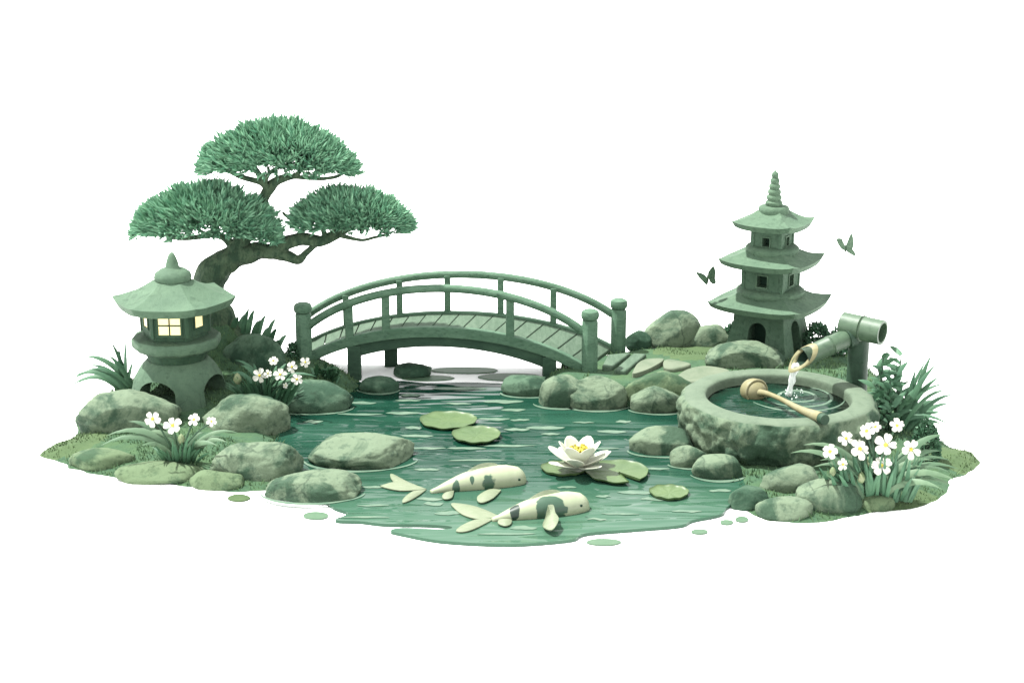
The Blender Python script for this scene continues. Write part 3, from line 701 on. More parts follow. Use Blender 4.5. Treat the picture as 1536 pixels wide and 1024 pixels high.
# ladle
cu = G(1130, 586, .30); la = thing('ladle', (cu.x, cu.y, .27), 'pale bamboo ladle floating in the basin with its handle on the rim', 'ladle')
h1 = G(1232, 627, .365); h0 = G(1150, 590, .325); ax = (h1-cu).normalized()
m_ = M(); vs, fs = ICO[4]; out = []
for v in vs:
    out.append(cu+V((v.x*.093, v.y*.093, v.z*.088)))
m_.add(out, fs); m_.build('cup', 'ladle', la, smooth=180)
axh = V((ax.x, ax.y, .12)).normalized(); m_ = M(); e1 = axh.cross(V((0, 0, 1))).normalized(); e2 = e1.cross(axh)
for off, rr in ((.045, .084),):
    pts = [cu+axh*off+(e1*math.cos(q)+e2*math.sin(q))*rr for q in [2*math.pi*i/24 for i in range(25)]]
    m_.tube(pts, .008, 8, cap=False)
m_.build('cup_rim', 'ladle', la, smooth=180)
m_ = M(); pts = [h0.lerp(h1, i/9) + V((0, 0, .006*math.sin(i*.8))) for i in range(10)]; pts = [cu+axh*.07]+pts
m_.tube(pts, [.028, .020, .018, .017, .018, .020, .023, .026, .030, .034, .036], 14); m_.build('handle', 'ladle', la, smooth=60)
dd = (h1-h0).normalized(); M().tube([h1-dd*.002, h1+dd*.02, h1+dd*.045], [.037, .039, .035], 14).build('handle_tip', 'bamboo_dark', la, smooth=40)

# ------------------------------------------------------------------ pine
pY = PINE.y
pine = thing('pine_tree', (PINE.x, pY, .2), 'cloud pruned pine with a leaning trunk and three flat foliage pads behind the stone lantern', 'tree')
m_ = M()
def br(pts, per=5, jit=.3, n=10):
    P = cat([tuple(at(x, y, pY+dy))+(r/200,) for (x, y, dy, r) in pts], per); m_.tube([p[:3] for p in P], [p[3] for p in P], n, jit=jit)
br([(352, 548, -.05, 50), (340, 510, 0, 34), (326, 475, 0, 25), (312, 438, 0, 24), (322, 407, 0, 24), (349, 386, 0, 18.5), (382, 378, 0, 14.5), (410, 376, 0, 13), (432, 364, 0, 12), (455, 358, 0, 10.5), (480, 362, 0, 9), (503, 352, .03, 8), (530, 338, .05, 5)], 7, .3, 16)
br([(338, 396, .0, 12), (354, 370, 0, 13), (373, 348, 0, 12), (385, 325, .05, 10), (394, 300, .05, 8.5), (403, 284, .05, 9), (412, 274, .03, 7), (425, 268, 0, 6), (445, 262, 0, 4.5), (458, 245, 0, 3)], 6)
br([(352, 372, 0, 9), (338, 357, 0, 6), (322, 352, 0, 5), (300, 355, 0, 4), (278, 358, 0, 3.2), (256, 356, 0, 2.5), (240, 346, 0, 2)])
br([(330, 354, 0, 4.5), (322, 342, 0, 4), (318, 330, 0, 3)]); br([(342, 360, 0, 4), (352, 345, 0, 3.5), (368, 338, 0, 3)]); br([(290, 357, 0, 3), (278, 347, 0, 2.5), (272, 338, 0, 2)]); br([(312, 353, 0, 3), (300, 345, 0, 2.5), (290, 335, 0, 2)])
br([(405, 380, 0, 10), (426, 382, 0, 9), (445, 390, 0, 8), (453, 386, 0, 6.5), (460, 378, 0, 5), (472, 368, 0, 4.5), (485, 362, 0, 4)])
br([(436, 366, 0, 6), (448, 354, 0, 5), (456, 343, 0, 4.5), (470, 332, 0, 3)]); br([(455, 345, 0, 4), (448, 334, 0, 3), (430, 324, 0, 2.5), (424, 318, 0, 2)])
br([(490, 360, 0, 5), (486, 348, 0, 4), (482, 336, 0, 3)]); br([(500, 354, 0, 4), (516, 340, 0, 3.5), (524, 330, 0, 2.5)]); br([(498, 352, .02, 3), (502, 344, 0, 3), (506, 336, 0, 2.5)])
br([(508, 352, 0, 4.5), (525, 357, 0, 3.2), (545, 360, 0, 2.6), (562, 356, 0, 2.4), (580, 352, 0, 2)])
br([(402, 284, .04, 7), (394, 274, 0, 6), (378, 270, 0, 4.5), (360, 265, 0, 4), (345, 258, 0, 3.4), (330, 250, 0, 2.6)])
br([(400, 278, .03, 5.5), (390, 264, 0, 4.5), (382, 250, 0, 3)]); br([(398, 272, 0, 4), (404, 260, 0, 3.5), (420, 250, 0, 2.5)]); br([(430, 266, 0, 4), (455, 266, 0, 3.5), (485, 268, 0, 3), (508, 264, 0, 2.4), (520, 256, 0, 2)])
br([(404, 262, 0, 2.6), (402, 250, 0, 2.2)]); br([(352, 262, 0, 2.4), (352, 250, 0, 2)]); br([(476, 268, 0, 2.4), (482, 258, 0, 2)])
m_.build('trunk', 'bark', pine, smooth=180)
def pad(x0, x1, yt, yb, lobes, seed, cnt=5200):
    rnd = random.Random(seed); m_ = M(); cx = (x0+x1)/2; s_ = ppm(V((PINE.x, pY, 1.2)))
    W = (x1-x0)/2/s_; H = (yb-yt)/s_*.80; D = W*.5; C = at(cx, yb-12, pY)
    L = [(0, 0, 0, 1.0, 1.0, 1.0)]+lobes
    tot = sum(l[3]*l[4] for l in L)
    for li, (ox, oy, oz, sx, sy, sz) in enumerate(L):
        n_ = int(cnt/4.2*sx*sy/tot)
        for i in range(n_):
            a = rnd.uniform(0, 2*math.pi); zz = rnd.uniform(-.06, 1); zc = max(zz, 0)
            rr = math.sqrt(max(0, 1-zc**1.7))
            rad = rnd.uniform(.84, .98) if rnd.random() < .72 else rnd.uniform(.4, .84)
            nx, ny = rr*math.cos(a), rr*math.sin(a)
            gx, gy = ox+sx*nx*rad, oy+sy*ny*rad; gr = min(1, math.hypot(gx, gy))
            droop = -.19*gr**4*W*.5
            p = C+V((W*gx, D*gy, H*(oz+sz*(zc**1.15)*rad)+droop-.012*rnd.random()))
            p += noise.noise_vector(p*6)*.03
            dr = V((nx/sx, ny/sy*1.2, zz*1.5/sz*.5)).normalized()
            dr = (dr+V((0, 0, .30 if zz > .12 else .0))+V((rnd.gauss(0, .17), rnd.gauss(0, .17), rnd.gauss(0, .15)))).normalized()
            for bl in range(6):
                d2 = (dr+V((rnd.gauss(0, .33), rnd.gauss(0, .33), rnd.gauss(0, .25)+.08))).normalized()
                ln = rnd.uniform(.07, .125)*(1.1 if zz > .3 else .9); wd = rnd.uniform(.007, .0125)
                sdv = d2.cross(V((rnd.gauss(0, 1), rnd.gauss(0, 1), rnd.gauss(0, 1)))).normalized()
                nn = d2.cross(sdv)*wd*.5; q = p-dr*.045
                m_.add([q, q+d2*ln*.5+sdv*wd, q+d2*ln*.5+nn, q+d2*ln*.5-sdv*wd, q+d2*ln], [(0, 1, 2), (0, 2, 3), (1, 4, 2), (2, 4, 3)])
    return m_.build('crown', 'needles', pine, smooth=0)
pad(292, 540, 178, 254, [(.1, .35, .1, .72, .6, .9), (-.45, .1, -.02, .5, .5, .62), (.12, -.45, .0, .72, .5, .72), (.62, -.1, -.06, .36, .5, .55), (-.72, 0, -.1, .27, .4, .4), (.76, 0, -.12, .25, .4, .4)], 1, 9500)
pad(194, 426, 270, 348, [(-.1, .35, .08, .72, .6, .9), (-.5, .0, -.04, .48, .5, .6), (.15, -.45, .0, .6, .5, .74), (.62, -.2, -.12, .36, .5, .45), (-.74, 0, -.1, .25, .4, .4), (.8, -.1, -.2, .2, .4, .3)], 2, 9500)
pad(426, 622, 283, 342, [(-.15, .35, .1, .7, .6, .9), (-.5, -.1, .0, .42, .5, .8), (.3, -.4, -.05, .6, .5, .65), (.7, 0, -.14, .3, .4, .4), (-.1, -.5, 0, .4, .4, .5)], 3, 7600)

# ------------------------------------------------------------------ leaves and flowers
def blade(m_, b, tip, wd, lift=.5, sag=0, n=9, side=None):
    b, tip = V(b), V(tip); d = tip-b; c = b+d*.42+V((0, 0, max(d.length*lift, .02)))
    h = V((d.x, d.y, 0)); sd = V((0, 0, 1)).cross(h if h.length > 1e-4 else V((1, 0, 0))).normalized()
    vv = V((0, -1, .25)); vs = []
    for i in range(n+1):
        t = i/n; p = b*(1-t)**2+c*2*t*(1-t)+tip*t*t; tg = ((c-b)*(1-t)+(tip-c)*t).normalized()
        s1_ = tg.cross(vv); s1_ = s1_.normalized() if s1_.length > .05 else sd
        s_ = (s1_*.75+sd*.45*(1 if s1_.dot(sd) > 0 else -1)).normalized()
        w_ = wd*(math.sin(math.pi*min(1, (t*.8+.22)))**.8 if t < 1 else .02); nn = s_.cross(tg)
        vs += [p-s_*w_, p+nn*w_*.35, p+s_*w_]
    m_.add(vs, [(i*3+j, i*3+1+j, i*3+4+j, i*3+3+j) for i in range(n) for j in (0, 1)])
def leafclump(m_, bx, by, z, tips, wd=.022, spread=14, lift=.45, dyr=.22):
    for tp in tips:
        tx_, ty_ = tp[:2]; b0 = G(bx+random.uniform(-spread, spread), by+random.uniform(-3, 3), z); b0.z = max(bank_z(b0.x, b0.y) if z > .03 else 0, z*.5)-.015
        t = at(tx_, ty_, b0.y+(tp[2] if len(tp) > 2 else random.uniform(-dyr, dyr*.5)))
        lf = (tp[3] if len(tp) > 3 else lift)
        blade(m_, b0, t, wd*random.uniform(.8, 1.2), lf)
def flower(px, py, Y, r, parent, tilt=.75, np_=5, seed=0):
    r *= .96
    rnd = random.Random(seed+int(px*7)); c = at(px, py, Y); nrm = V((rnd.uniform(-.6, .6), -1, tilt*rnd.uniform(.35, 1.5))).normalized()
    x = nrm.cross(V((0, 0, 1))).normalized(); y = x.cross(nrm); m_ = M(); a0 = rnd.uniform(0, 6.28)
    for k in range(np_):
        a = a0+2*math.pi*k/np_+rnd.uniform(-.1, .1); d = x*math.cos(a)+y*math.sin(a); e = nrm.cross(d); L = r*rnd.uniform(.88, 1.1); wd = r*.37*rnd.uniform(.85, 1.12)
        vs = []; prof = [(.12, .12), (.3, .55), (.55, .92), (.78, 1.0), (.93, .78), (1.0, .42)]
        for (u, w_) in prof:
            for s_ in (-1, -.5, 0, .5, 1):
                ex = -.05*L if (s_ == 0 and u == 1.0) else 0
                vs.append(c+d*(L*u+ex)+e*wd*w_*s_+nrm*(r*(.22*u-.16*u*u*2+.12*abs(s_)**2+.03*rnd.uniform(-1, 1))))
        m_.add(vs, [(i*5+j, i*5+j+1, i*5+6+j, i*5+5+j) for i in range(len(prof)-1) for j in range(4)])
    f = m_.build('flower', 'petal', parent, smooth=180)
    q = M(); vs, fs = ICO[3]; q.add([c+nrm*r*.1+(x*v.x+y*v.y)*r*.19*(1+.25*noise.noise(v*5))+nrm*v.z*r*.13 for v in vs], fs); q.build('flower_centre', 'pistil', f, smooth=180)
    return c
def stems(m_, base, tops, r=.006):
    for t in tops:
        b0 = V(base)+V((random.uniform(-.06, .06), random.uniform(-.04, .04), 0)); t2 = t+V((0, .015, -.01)); mid = b0.lerp(t2, .6)+V((0, 0, .03))
        P = cat([tuple(b0), tuple(mid), tuple(t2)], 5); m_.tube(P, r, 6)
def bud(px, py, Y, r, parent):
    c = at(px, py, Y); m_ = M(); m_.lathe(c, [(.002, -r*1.2), (r*.5, -r), (r*.85, -r*.3), (r*.8, r*.3), (r*.45, r*.95), (.002, r*1.25)], 12, wob=.1); m_.build('bud', 'bud', parent, smooth=180); return c
def flowerclump(name, base_px, z, label, leaves, fl, buds, wd, dens, mats=('blade_light', 'blade'), group='white flower clumps'):
    B = G(base_px[0], base_px[1], z); t = thing(name, (B.x, B.y, z), label, 'flowers', group)
    m_ = M(); leafclump(m_, base_px[0], base_px[1], z, leaves, wd); m_.build('leaves', mats[0], t, smooth=180)
    m_ = M()
    for i in range(dens[0]):
        a = random.uniform(-1, 1); h = random.uniform(.4, 1); leafclump(m_, base_px[0]+a*dens[3]*.5, base_px[1], z, [(base_px[0]+a*dens[1]+random.uniform(-8, 8), base_px[1]-h*dens[2]*(1-.3*a*a))], wd*.6, 6, .15)
    m_.build('leaves', mats[1], t, smooth=180)
    tops = [flower(x, y, B.y-.17+random.uniform(-.05, .03), r, t) for (x, y, r) in fl]
    tops += [bud(x, y, B.y-.08, r, t) for (x, y, r) in buds]
    m_ = M(); stems(m_, B, tops); m_.build('stem', 'stem', t, smooth=180)
flowerclump('flower_clump', (272, 692), .04, 'clump of four white flowers with arching leaves between boulders in front of the lantern',
    [(160, 653, -.1), (151, 668, -.15), (193, 632, 0), (222, 647, -.05), (358, 649, 0), (341, 663, -.1), (326, 668, -.12), (236, 634, .02), (306, 648, .02), (175, 650, .05), (212, 668, -.15), (335, 655, .05), (250, 655, -.1)],
    [(229, 628, .056), (259, 638, .06), (291, 629, .045), (317, 632, .038)], [(272, 658, .028)], .021, (30, 46, 42, 40))
flowerclump('flower_clump', (398, 598), .1, 'clump of small white flowers on the dark bank between the lantern and the bridge',
    [(345, 560, 0, .6), (362, 548, .05), (352, 540, .05), (440, 560, 0), (475, 565, -.05), (465, 576, -.1), (372, 575, -.1), (430, 545, .05), (350, 585, 0), (380, 545, 0), (415, 548, .05)],
    [(389, 563, .055), (402, 560, .03), (420, 562, .052), (410, 541, .038), (438, 550, .048), (445, 569, .048), (458, 543, .04), (428, 578, .022)], [(356, 568, .036)], .018, (60, 60, 46, 60), ('blade', 'blade'))
flowerclump('flower_clump', (1312, 742), .05, 'largest clump of white flowers with long leaves right of the stone basin',
    [(1205, 667, 0), (1186, 679, -.05), (1416, 652, .1), (1437, 722, -.05), (1431, 730, -.1), (1414, 734, -.15), (1426, 708, 0), (1400, 690, .05), (1425, 690, .1), (1405, 718, -.1), (1230, 690, -.05), (1385, 700, 0), (1440, 704, .05), (1395, 665, .1), (1220, 700, 0), (1380, 680, .05), (1410, 676, .1)],
    [(1245, 677, .055), (1269, 657, .048), (1300, 646, .052), (1289, 673, .07), (1313, 640, .04), (1328, 667, .072), (1345, 638, .05), (1366, 674, .064), (1322, 698, .066), (1264, 696, .042)],
    [(1303, 692, .028), (1292, 716, .03), (1249, 707, .025)], .024, (90, 78, 80, 110))
# arching leaf tufts without flowers
def hit(px, py, side):
    z = .1
    for _ in range(30):
        p = G(px, py, z); z = .5*z+.5*bank_z(p.x, p.y, side)
    return z
def tuft(base_px, z, label, tips, wd=.022, lift=.4, spread=14, extra=0, ew=40, eh=40, mt='blade', name='leaf_tuft'):
    if z is None:      # rooted on the crest of the mound
        Y = PINE.y-.08; m_ = M(); B = at(base_px[0], base_px[1], Y); z = B.z
        for k_, tp in enumerate(sorted(tips)):
            x_ = base_px[0]-spread+2*spread*k_/(len(tips)-1); q = at(x_, 515, Y); q.z = max(bank_z(q.x, q.y)-.02, zat(522, Y)); blade(m_, q, at(tp[0], tp[1], Y+random.uniform(-.1, .1)), wd*random.uniform(.85, 1.2), tp[3]+.1)
    else:
        B = G(base_px[0], base_px[1], z); m_ = M(); leafclump(m_, base_px[0], base_px[1], z, tips, wd, spread, lift)
    for i in range(extra):
        a = random.uniform(-1, 1); leafclump(m_, base_px[0]+a*ew*.5, base_px[1], z, [(base_px[0]+a*ew, base_px[1]-random.uniform(.4, 1)*eh)], wd*.7, 5, .15)
    o = m_.build(name, mt, smooth=180, loc=(B.x, B.y, z)); tag(o, label, 'plant', 'arching leaf tufts'); return o
tuft((192, 592), .06, 'tuft of long leaves fanning left behind the large boulder by the lantern',
     [(100, 583, 0, .45), (110, 564, 0, .45), (133, 547, 0, .35), (122, 535, 0, .4), (162, 532, 0, .25), (166, 512, 0, .25), (188, 507, 0, .15), (116, 575, 0, .5), (200, 540, 0, .1), (104, 572, .1, .5), (128, 556, -.05, .45), (148, 538, .05, .35), (178, 520, 0, .2)], .019, .4, 12, 0, 20, 50)
mz = bank_z(G(375, 540, .15).x, G(375, 540, .15).y)
tuft((384, 512), None, 'tuft of long leaves fanning right between the lantern and the left bridge post',
     [(358, 475, 0, .1), (382, 464, 0, .25), (400, 471, 0, .3), (415, 478, 0, .35), (416, 493, 0, .3), (431, 503, 0, .35), (368, 470, 0, .15), (425, 512, 0, .3), (374, 462, 0, .2), (392, 480, 0, .3), (404, 490, 0, .3)], .022, .3, 34, 0, 34, 40)
tuft((1348, 640), .08, 'tall tuft of long leaves fanning right behind the largest flower clump',
     [(1398, 531, 0, .3), (1411, 564, 0, .3), (1433, 592, 0, .4), (1414, 620, 0, .45), (1412, 636, 0, .5), (1386, 573, 0, .25), (1394, 621, 0, .5), (1420, 575, .1, .35), (1400, 600, 0, .4), (1375, 550, 0, .2), (1425, 606, .05, .4), (1405, 546, 0, .3), (1428, 640, -.1, .5), (1390, 540, .1, .25), (1420, 585, -.1, .4)], .020, .34, 24, 0, 50, 70)
o = tuft((488, 575), .06, 'short spiky tuft beside the left bridge leg', [(466, 552), (476, 545), (490, 542), (500, 545), (510, 552), (512, 562)], .014, .2, 14, 60, 26, 26)
# leafy shrub right of basin
def shrub(label, base_px, z, stems_, leaf_len, mt, name='shrub', grp=None, dy=.0, per=9):
    B = G(base_px[0], base_px[1], z); t = thing(name, (B.x, B.y, z), label, 'shrub', grp); s_ = M(); l_ = M()
    for (tx_, ty_) in stems_:
        tp = at(tx_, ty_, B.y+random.uniform(-.1, .1)); b0 = B+V((random.uniform(-.08, .08), 0, -.02)); P = cat([tuple(b0), tuple(b0.lerp(tp, .5)+V((0, 0, .03))), tuple(tp)], 6)
        s_.tube(P, [.011-.0005*i for i in range(len(P))], 6)
        for k in range(per):
            u = .2+.8*k/(per-1); p = V(P[int(u*(len(P)-1))]); a = random.uniform(0, 6.28); d = V((math.cos(a), math.sin(a)*.7, random.uniform(.2, .9))).normalized()
            L = leaf_len*random.uniform(.7, 1.15); blade(l_, p, p+d*L, L*.15, .12, n=5)
    s_.build('stem', 'stem', t, smooth=180); l_.build('leaves', mt, t, smooth=180); return t
shrub('dark leafy shrub with upright stems right of the stone basin', (1330, 640), .08, [(1352, 533), (1325, 536), (1316, 550), (1346, 555), (1310, 575), (1335, 570), (1322, 590), (1350, 585), (1308, 600), (1360, 600), (1340, 610)], .13, 'blade')
def bush(box, label, z, seed, n=1500):
    x0, x1, yt, yb = box; B = G((x0+x1)/2, yb, z); s_ = ppm(B); a = (x1-x0)/2/s_; h = (yb-yt)/s_; rnd = random.Random(seed); m_ = M(); t = thing('bush', (B.x, B.y+a*.6, z), label, 'bush', 'small bushes by the pagoda')
    for i in range(n):
        d = V((rnd.gauss(0, 1), rnd.gauss(0, 1), abs(rnd.gauss(0, 1)))).normalized(); q = 1+.18*noise.noise(d*2.5+V((seed, 0, 0)))
        p = V((B.x, B.y+a*.6, z))+V((d.x*a*q*.92, d.y*a*q*.8, d.z*h*q*.92))*rnd.uniform(.8, 1); dr = (d+V((rnd.gauss(0, .5), rnd.gauss(0, .5), rnd.gauss(0, .5)))).normalized()
        sv = dr.cross(V((rnd.gauss(0, 1), rnd.gauss(0, 1), rnd.gauss(0, 1)))).normalized()*.009; L = rnd.uniform(.02, .035)
        m_.add([p, p+dr*L*.5+sv, p+dr*L, p+dr*L*.5-sv], [(0, 1, 2, 3)])
    m_.build('foliage', 'blade', t, smooth=0)
    q = M(); 
    for k in range(5): aa = k*1.3; q.tube([(B.x, B.y+a*.6, z-.02), (B.x+a*.6*math.cos(aa), B.y+a*.6+a*.5*math.sin(aa), z+h*.7)], [.008, .003], 6)
    q.build('stem', 'stem', t)
bush((1205, 1250, 484, 530), 'dark rounded bush right of the pagoda base', .12, 3); bush((1084, 1114, 486, 520), 'small dark bush left of the pagoda base', .12, 5, 900)
bush((1228, 1280, 496, 535), 'dark bush behind the bamboo spout post', .12, 8, 1300)
bush((1368, 1412, 628, 690), 'low dark bush beneath the long leaves at the far right', .05, 9, 1500)
bush((430, 452, 512, 548), 'low dark bush against the left bridge post', .1, 10, 600)
# grass
def grass(name, P, side, n, material='grass', cond=None, h=(.02, .05)):
    xs = [p[0] for p in P]; ys = [p[1] for p in P]; m_ = M(); c = 0
    while c < n:
        x = random.uniform(min(xs), max(xs)); y = random.uniform(min(ys), max(ys))
        if not inpoly(x, y, P): continue
        c += 1
        d = dseg(x, y, P); dens = noise.noise(V((x, y, 2))*3)
        if dens < -.25 or d < .01: continue
        if cond and not cond(x, y): continue
        z = bank_z(x, y, side, d)-.004; a = random.uniform(0, 6.28); H = random.uniform(*h)*(.7+.6*(dens+.3)); w_ = .0035; sv = V((math.cos(a), math.sin(a), 0))*w_
        t = V((random.gauss(0, .4), random.gauss(0, .4), 1))*H; b = V((x, y, z)); m_.add([b-sv, b+sv, b+sv*.7+t*.55, b-sv*.7+t*.55, b+t+V((0, 0, -.005))], [(0, 1, 2, 3), (3, 2, 4)])
    o = m_.build(name, material, smooth=0); tag(o, None, None, None, 'stuff'); return o
def off_path(x, y):
    p = proj(V((x, y, .13))); return not (885 < p[0] < 1090 and 533 < p[1] < 575) and not ((x-BX)**2+(y-BY)**2 < .72**2)
nt = lambda x, y: not tip(x, y)
for P_, S_, lab_, n_g in ((LP, 'L', 'light green grass at the left tip of the garden', 9000), (RP, 'R', 'light green grass at the right tips of the garden and by the stepping stones', 13000)):
    o = grass('grass', P_, S_, n_g, 'grass_light', cond=(lambda x, y: tip(x, y) and off_path(x, y)), h=(.015, .035)); tag(o, lab_, 'grass')
o = grass('grass', LP, 'L', 9000, cond=nt); tag(o, 'short green grass covering the left bank', 'grass')
o = grass('grass', RP, 'R', 13000, cond=lambda x, y: off_path(x, y) and nt(x, y)); tag(o, 'short green grass covering the right bank', 'grass')

# ------------------------------------------------------------------ stepping stones
SLABS = [([(903, 548), (912, 531), (946, 528), (918, 549)], 'first narrow paving slab at the right foot of the bridge', 'plank'),
         ([(921, 554), (950, 529), (970, 530), (938, 556)], 'second long paving slab right of the bridge', 'plank'),
         ([(948, 559), (956, 545), (970, 538), (996, 538), (977, 551), (955, 559)], 'pale curved stepping stone between the slabs and the small pointed stone', 'slab'),
         ([(996, 550), (995, 541), (1006, 538), (1037, 545), (1015, 552), (1003, 552)], 'smallest pale leaf shaped stepping stone', 'slab'),
         ([(1015, 563), (1030, 553), (1053, 548), (1078, 550), (1095, 556), (1070, 566), (1045, 572), (1025, 570)], 'largest pale stepping stone next to the basin rim', 'slab')]
for pts, lab, mt in SLABS:
    P = [G(x, y, .165) for x, y in pts]; c = sum(P, V((0, 0, 0)))/len(P); m_ = M(); Q = cat([(p.x, p.y) for p in P+[P[0]]], 5)[:-1] if mt == 'slab' else [(p.x, p.y) for p in P]
    m_.prism(Q, .08, .165); o = m_.build('paving_slab' if mt == 'plank' else 'stepping_stone', mt, smooth=30, loc=(c.x, c.y, .08), bevel=.012); tag(o, lab, 'paving stone', 'stepping stones between bridge and basin')

# ------------------------------------------------------------------ water lily and pads
def lilypad(x0, x1, y0, y1, label, notch=None, z=.012):
    a_ = G(x0, (y0+y1)/2, z); b_ = G(x1, (y0+y1)/2, z); t_ = G((x0+x1)/2, y0, z); u_ = G((x0+x1)/2, y1, z); c = (a_+b_)/2; c.y = (t_.y+u_.y)/2; rx = (b_.x-a_.x)/2; ry = abs(t_.y-u_.y)/2
    m_ = M(); n_ = 60; vs = []
    rings = [(0, -.004), (.3, -.001), (.6, 0), (.85, .001), (.97, .006), (1.0, .012), (1.0, .006), (.96, -.004), (.5, -.012)]
    for (q, dz) in rings:
        for j in range(n_):
            a = 2*math.pi*j/n_; r = q*(1+.02*math.sin(3*a+x0)+.012*math.sin(7*a))
            if notch is not None:
                da = abs((a-notch+math.pi) % (2*math.pi)-math.pi)
                if da < .14: r *= max(.08, da/.14*.2) if q > .2 else 1
            vs.append(V((c.x+rx*r*math.cos(a), c.y+ry*r*math.sin(a), z+dz+.003*math.cos(a*9)*q)))
    k = len(rings); m_.add(vs, [(i*n_+j, i*n_+(j+1) % n_, (i+1)*n_+(j+1) % n_, (i+1)*n_+j) for i in range(k-1) for j in range(n_)])
    o = m_.build('lily_pad', 'pad', smooth=50, loc=c); tag(o, label, 'lily pad', 'lily pads on the pond'); return o
lilypad(629, 715, 618, 644, 'upper left lily pad of the touching pair in mid pond', None)
lilypad(678, 751, 640, 665, 'lower right lily pad of the touching pair in mid pond', None, .02)
lilypad(811, 882, 692, 713, 'small lily pad under the left side of the white water lily', None)
lilypad(879, 973, 691, 725, 'largest notched lily pad right of the white water lily', R(-62), .018)
lilypad(974, 1033, 728, 749, 'small bright lily pad alone near the right shore', None)
fc = G(869, 702, .03); lil = thing('water_lily', (fc.x, fc.y, .02), 'open white water lily with yellow heart floating on the pads', 'flower')
def petal(parent, az, el, L, wd, base):
    d = V((math.cos(az)*math.cos(el), math.sin(az)*math.cos(el), math.sin(el))); s_ = V((-math.sin(az), math.cos(az), 0)); nn = s_.cross(d)*-1
    vs = []; K = 12; J = 8
    for i in range(K+1):
        u = i/K; w_ = wd*(math.sin(math.pi*(u*.86+.08))**.75)*(.55+.6*u if u < .75 else 1.0-(u-.75)*.3); 
        w_ = wd*((.42+.58*math.sin(math.pi/2*u/.6)) if u < .6 else max(.22, math.sqrt(max(0, 1-((u-.6)/.41)**2))))
        for j in range(J+1):
            v = 2*j/J-1; vs.append(base+d*L*u*(1+.0)+s_*w_*v+nn*(-.22*L*math.sin(u*math.pi*.55)*.6+wd*.38*(v*v)*(1-u**3))+V((0, 0, .05*L*u*u)))
    m_ = M(); m_.add(vs, [(i*(J+1)+j, i*(J+1)+j+1, (i+1)*(J+1)+j+1, (i+1)*(J+1)+j) for i in range(K) for j in range(J)])
    o = m_.build('petal', 'lily_petal', parent, smooth=180); so_ = o.modifiers.new('thick', 'SOLIDIFY'); so_.thickness = .004
for k in range(8): petal(lil, R(-62+45*k)+.05, R(38 if k % 2 else 24), .24, .056, fc+V((0, 0, .0)))
for k in range(6): petal(lil, R(-120+60*k), R(58), .21, .058, fc+V((0, 0, .012)))
m_ = M(); vs, fs = ICO[3]; m_.add([fc+V((v.x*.05, v.y*.05, .085+v.z*.035)) for v in vs], fs)
for i in range(44):
    a = random.uniform(0, 6.28); r_ = random.uniform(.015, .06); b0 = fc+V((r_*.6*math.cos(a), r_*.6*math.sin(a), .06)); m_.tube([b0, b0+V((r_*.7*math.cos(a), r_*.7*math.sin(a), .085))], [.006, .0075], 6)
m_.build('stamens', 'pistil', lil, smooth=60)

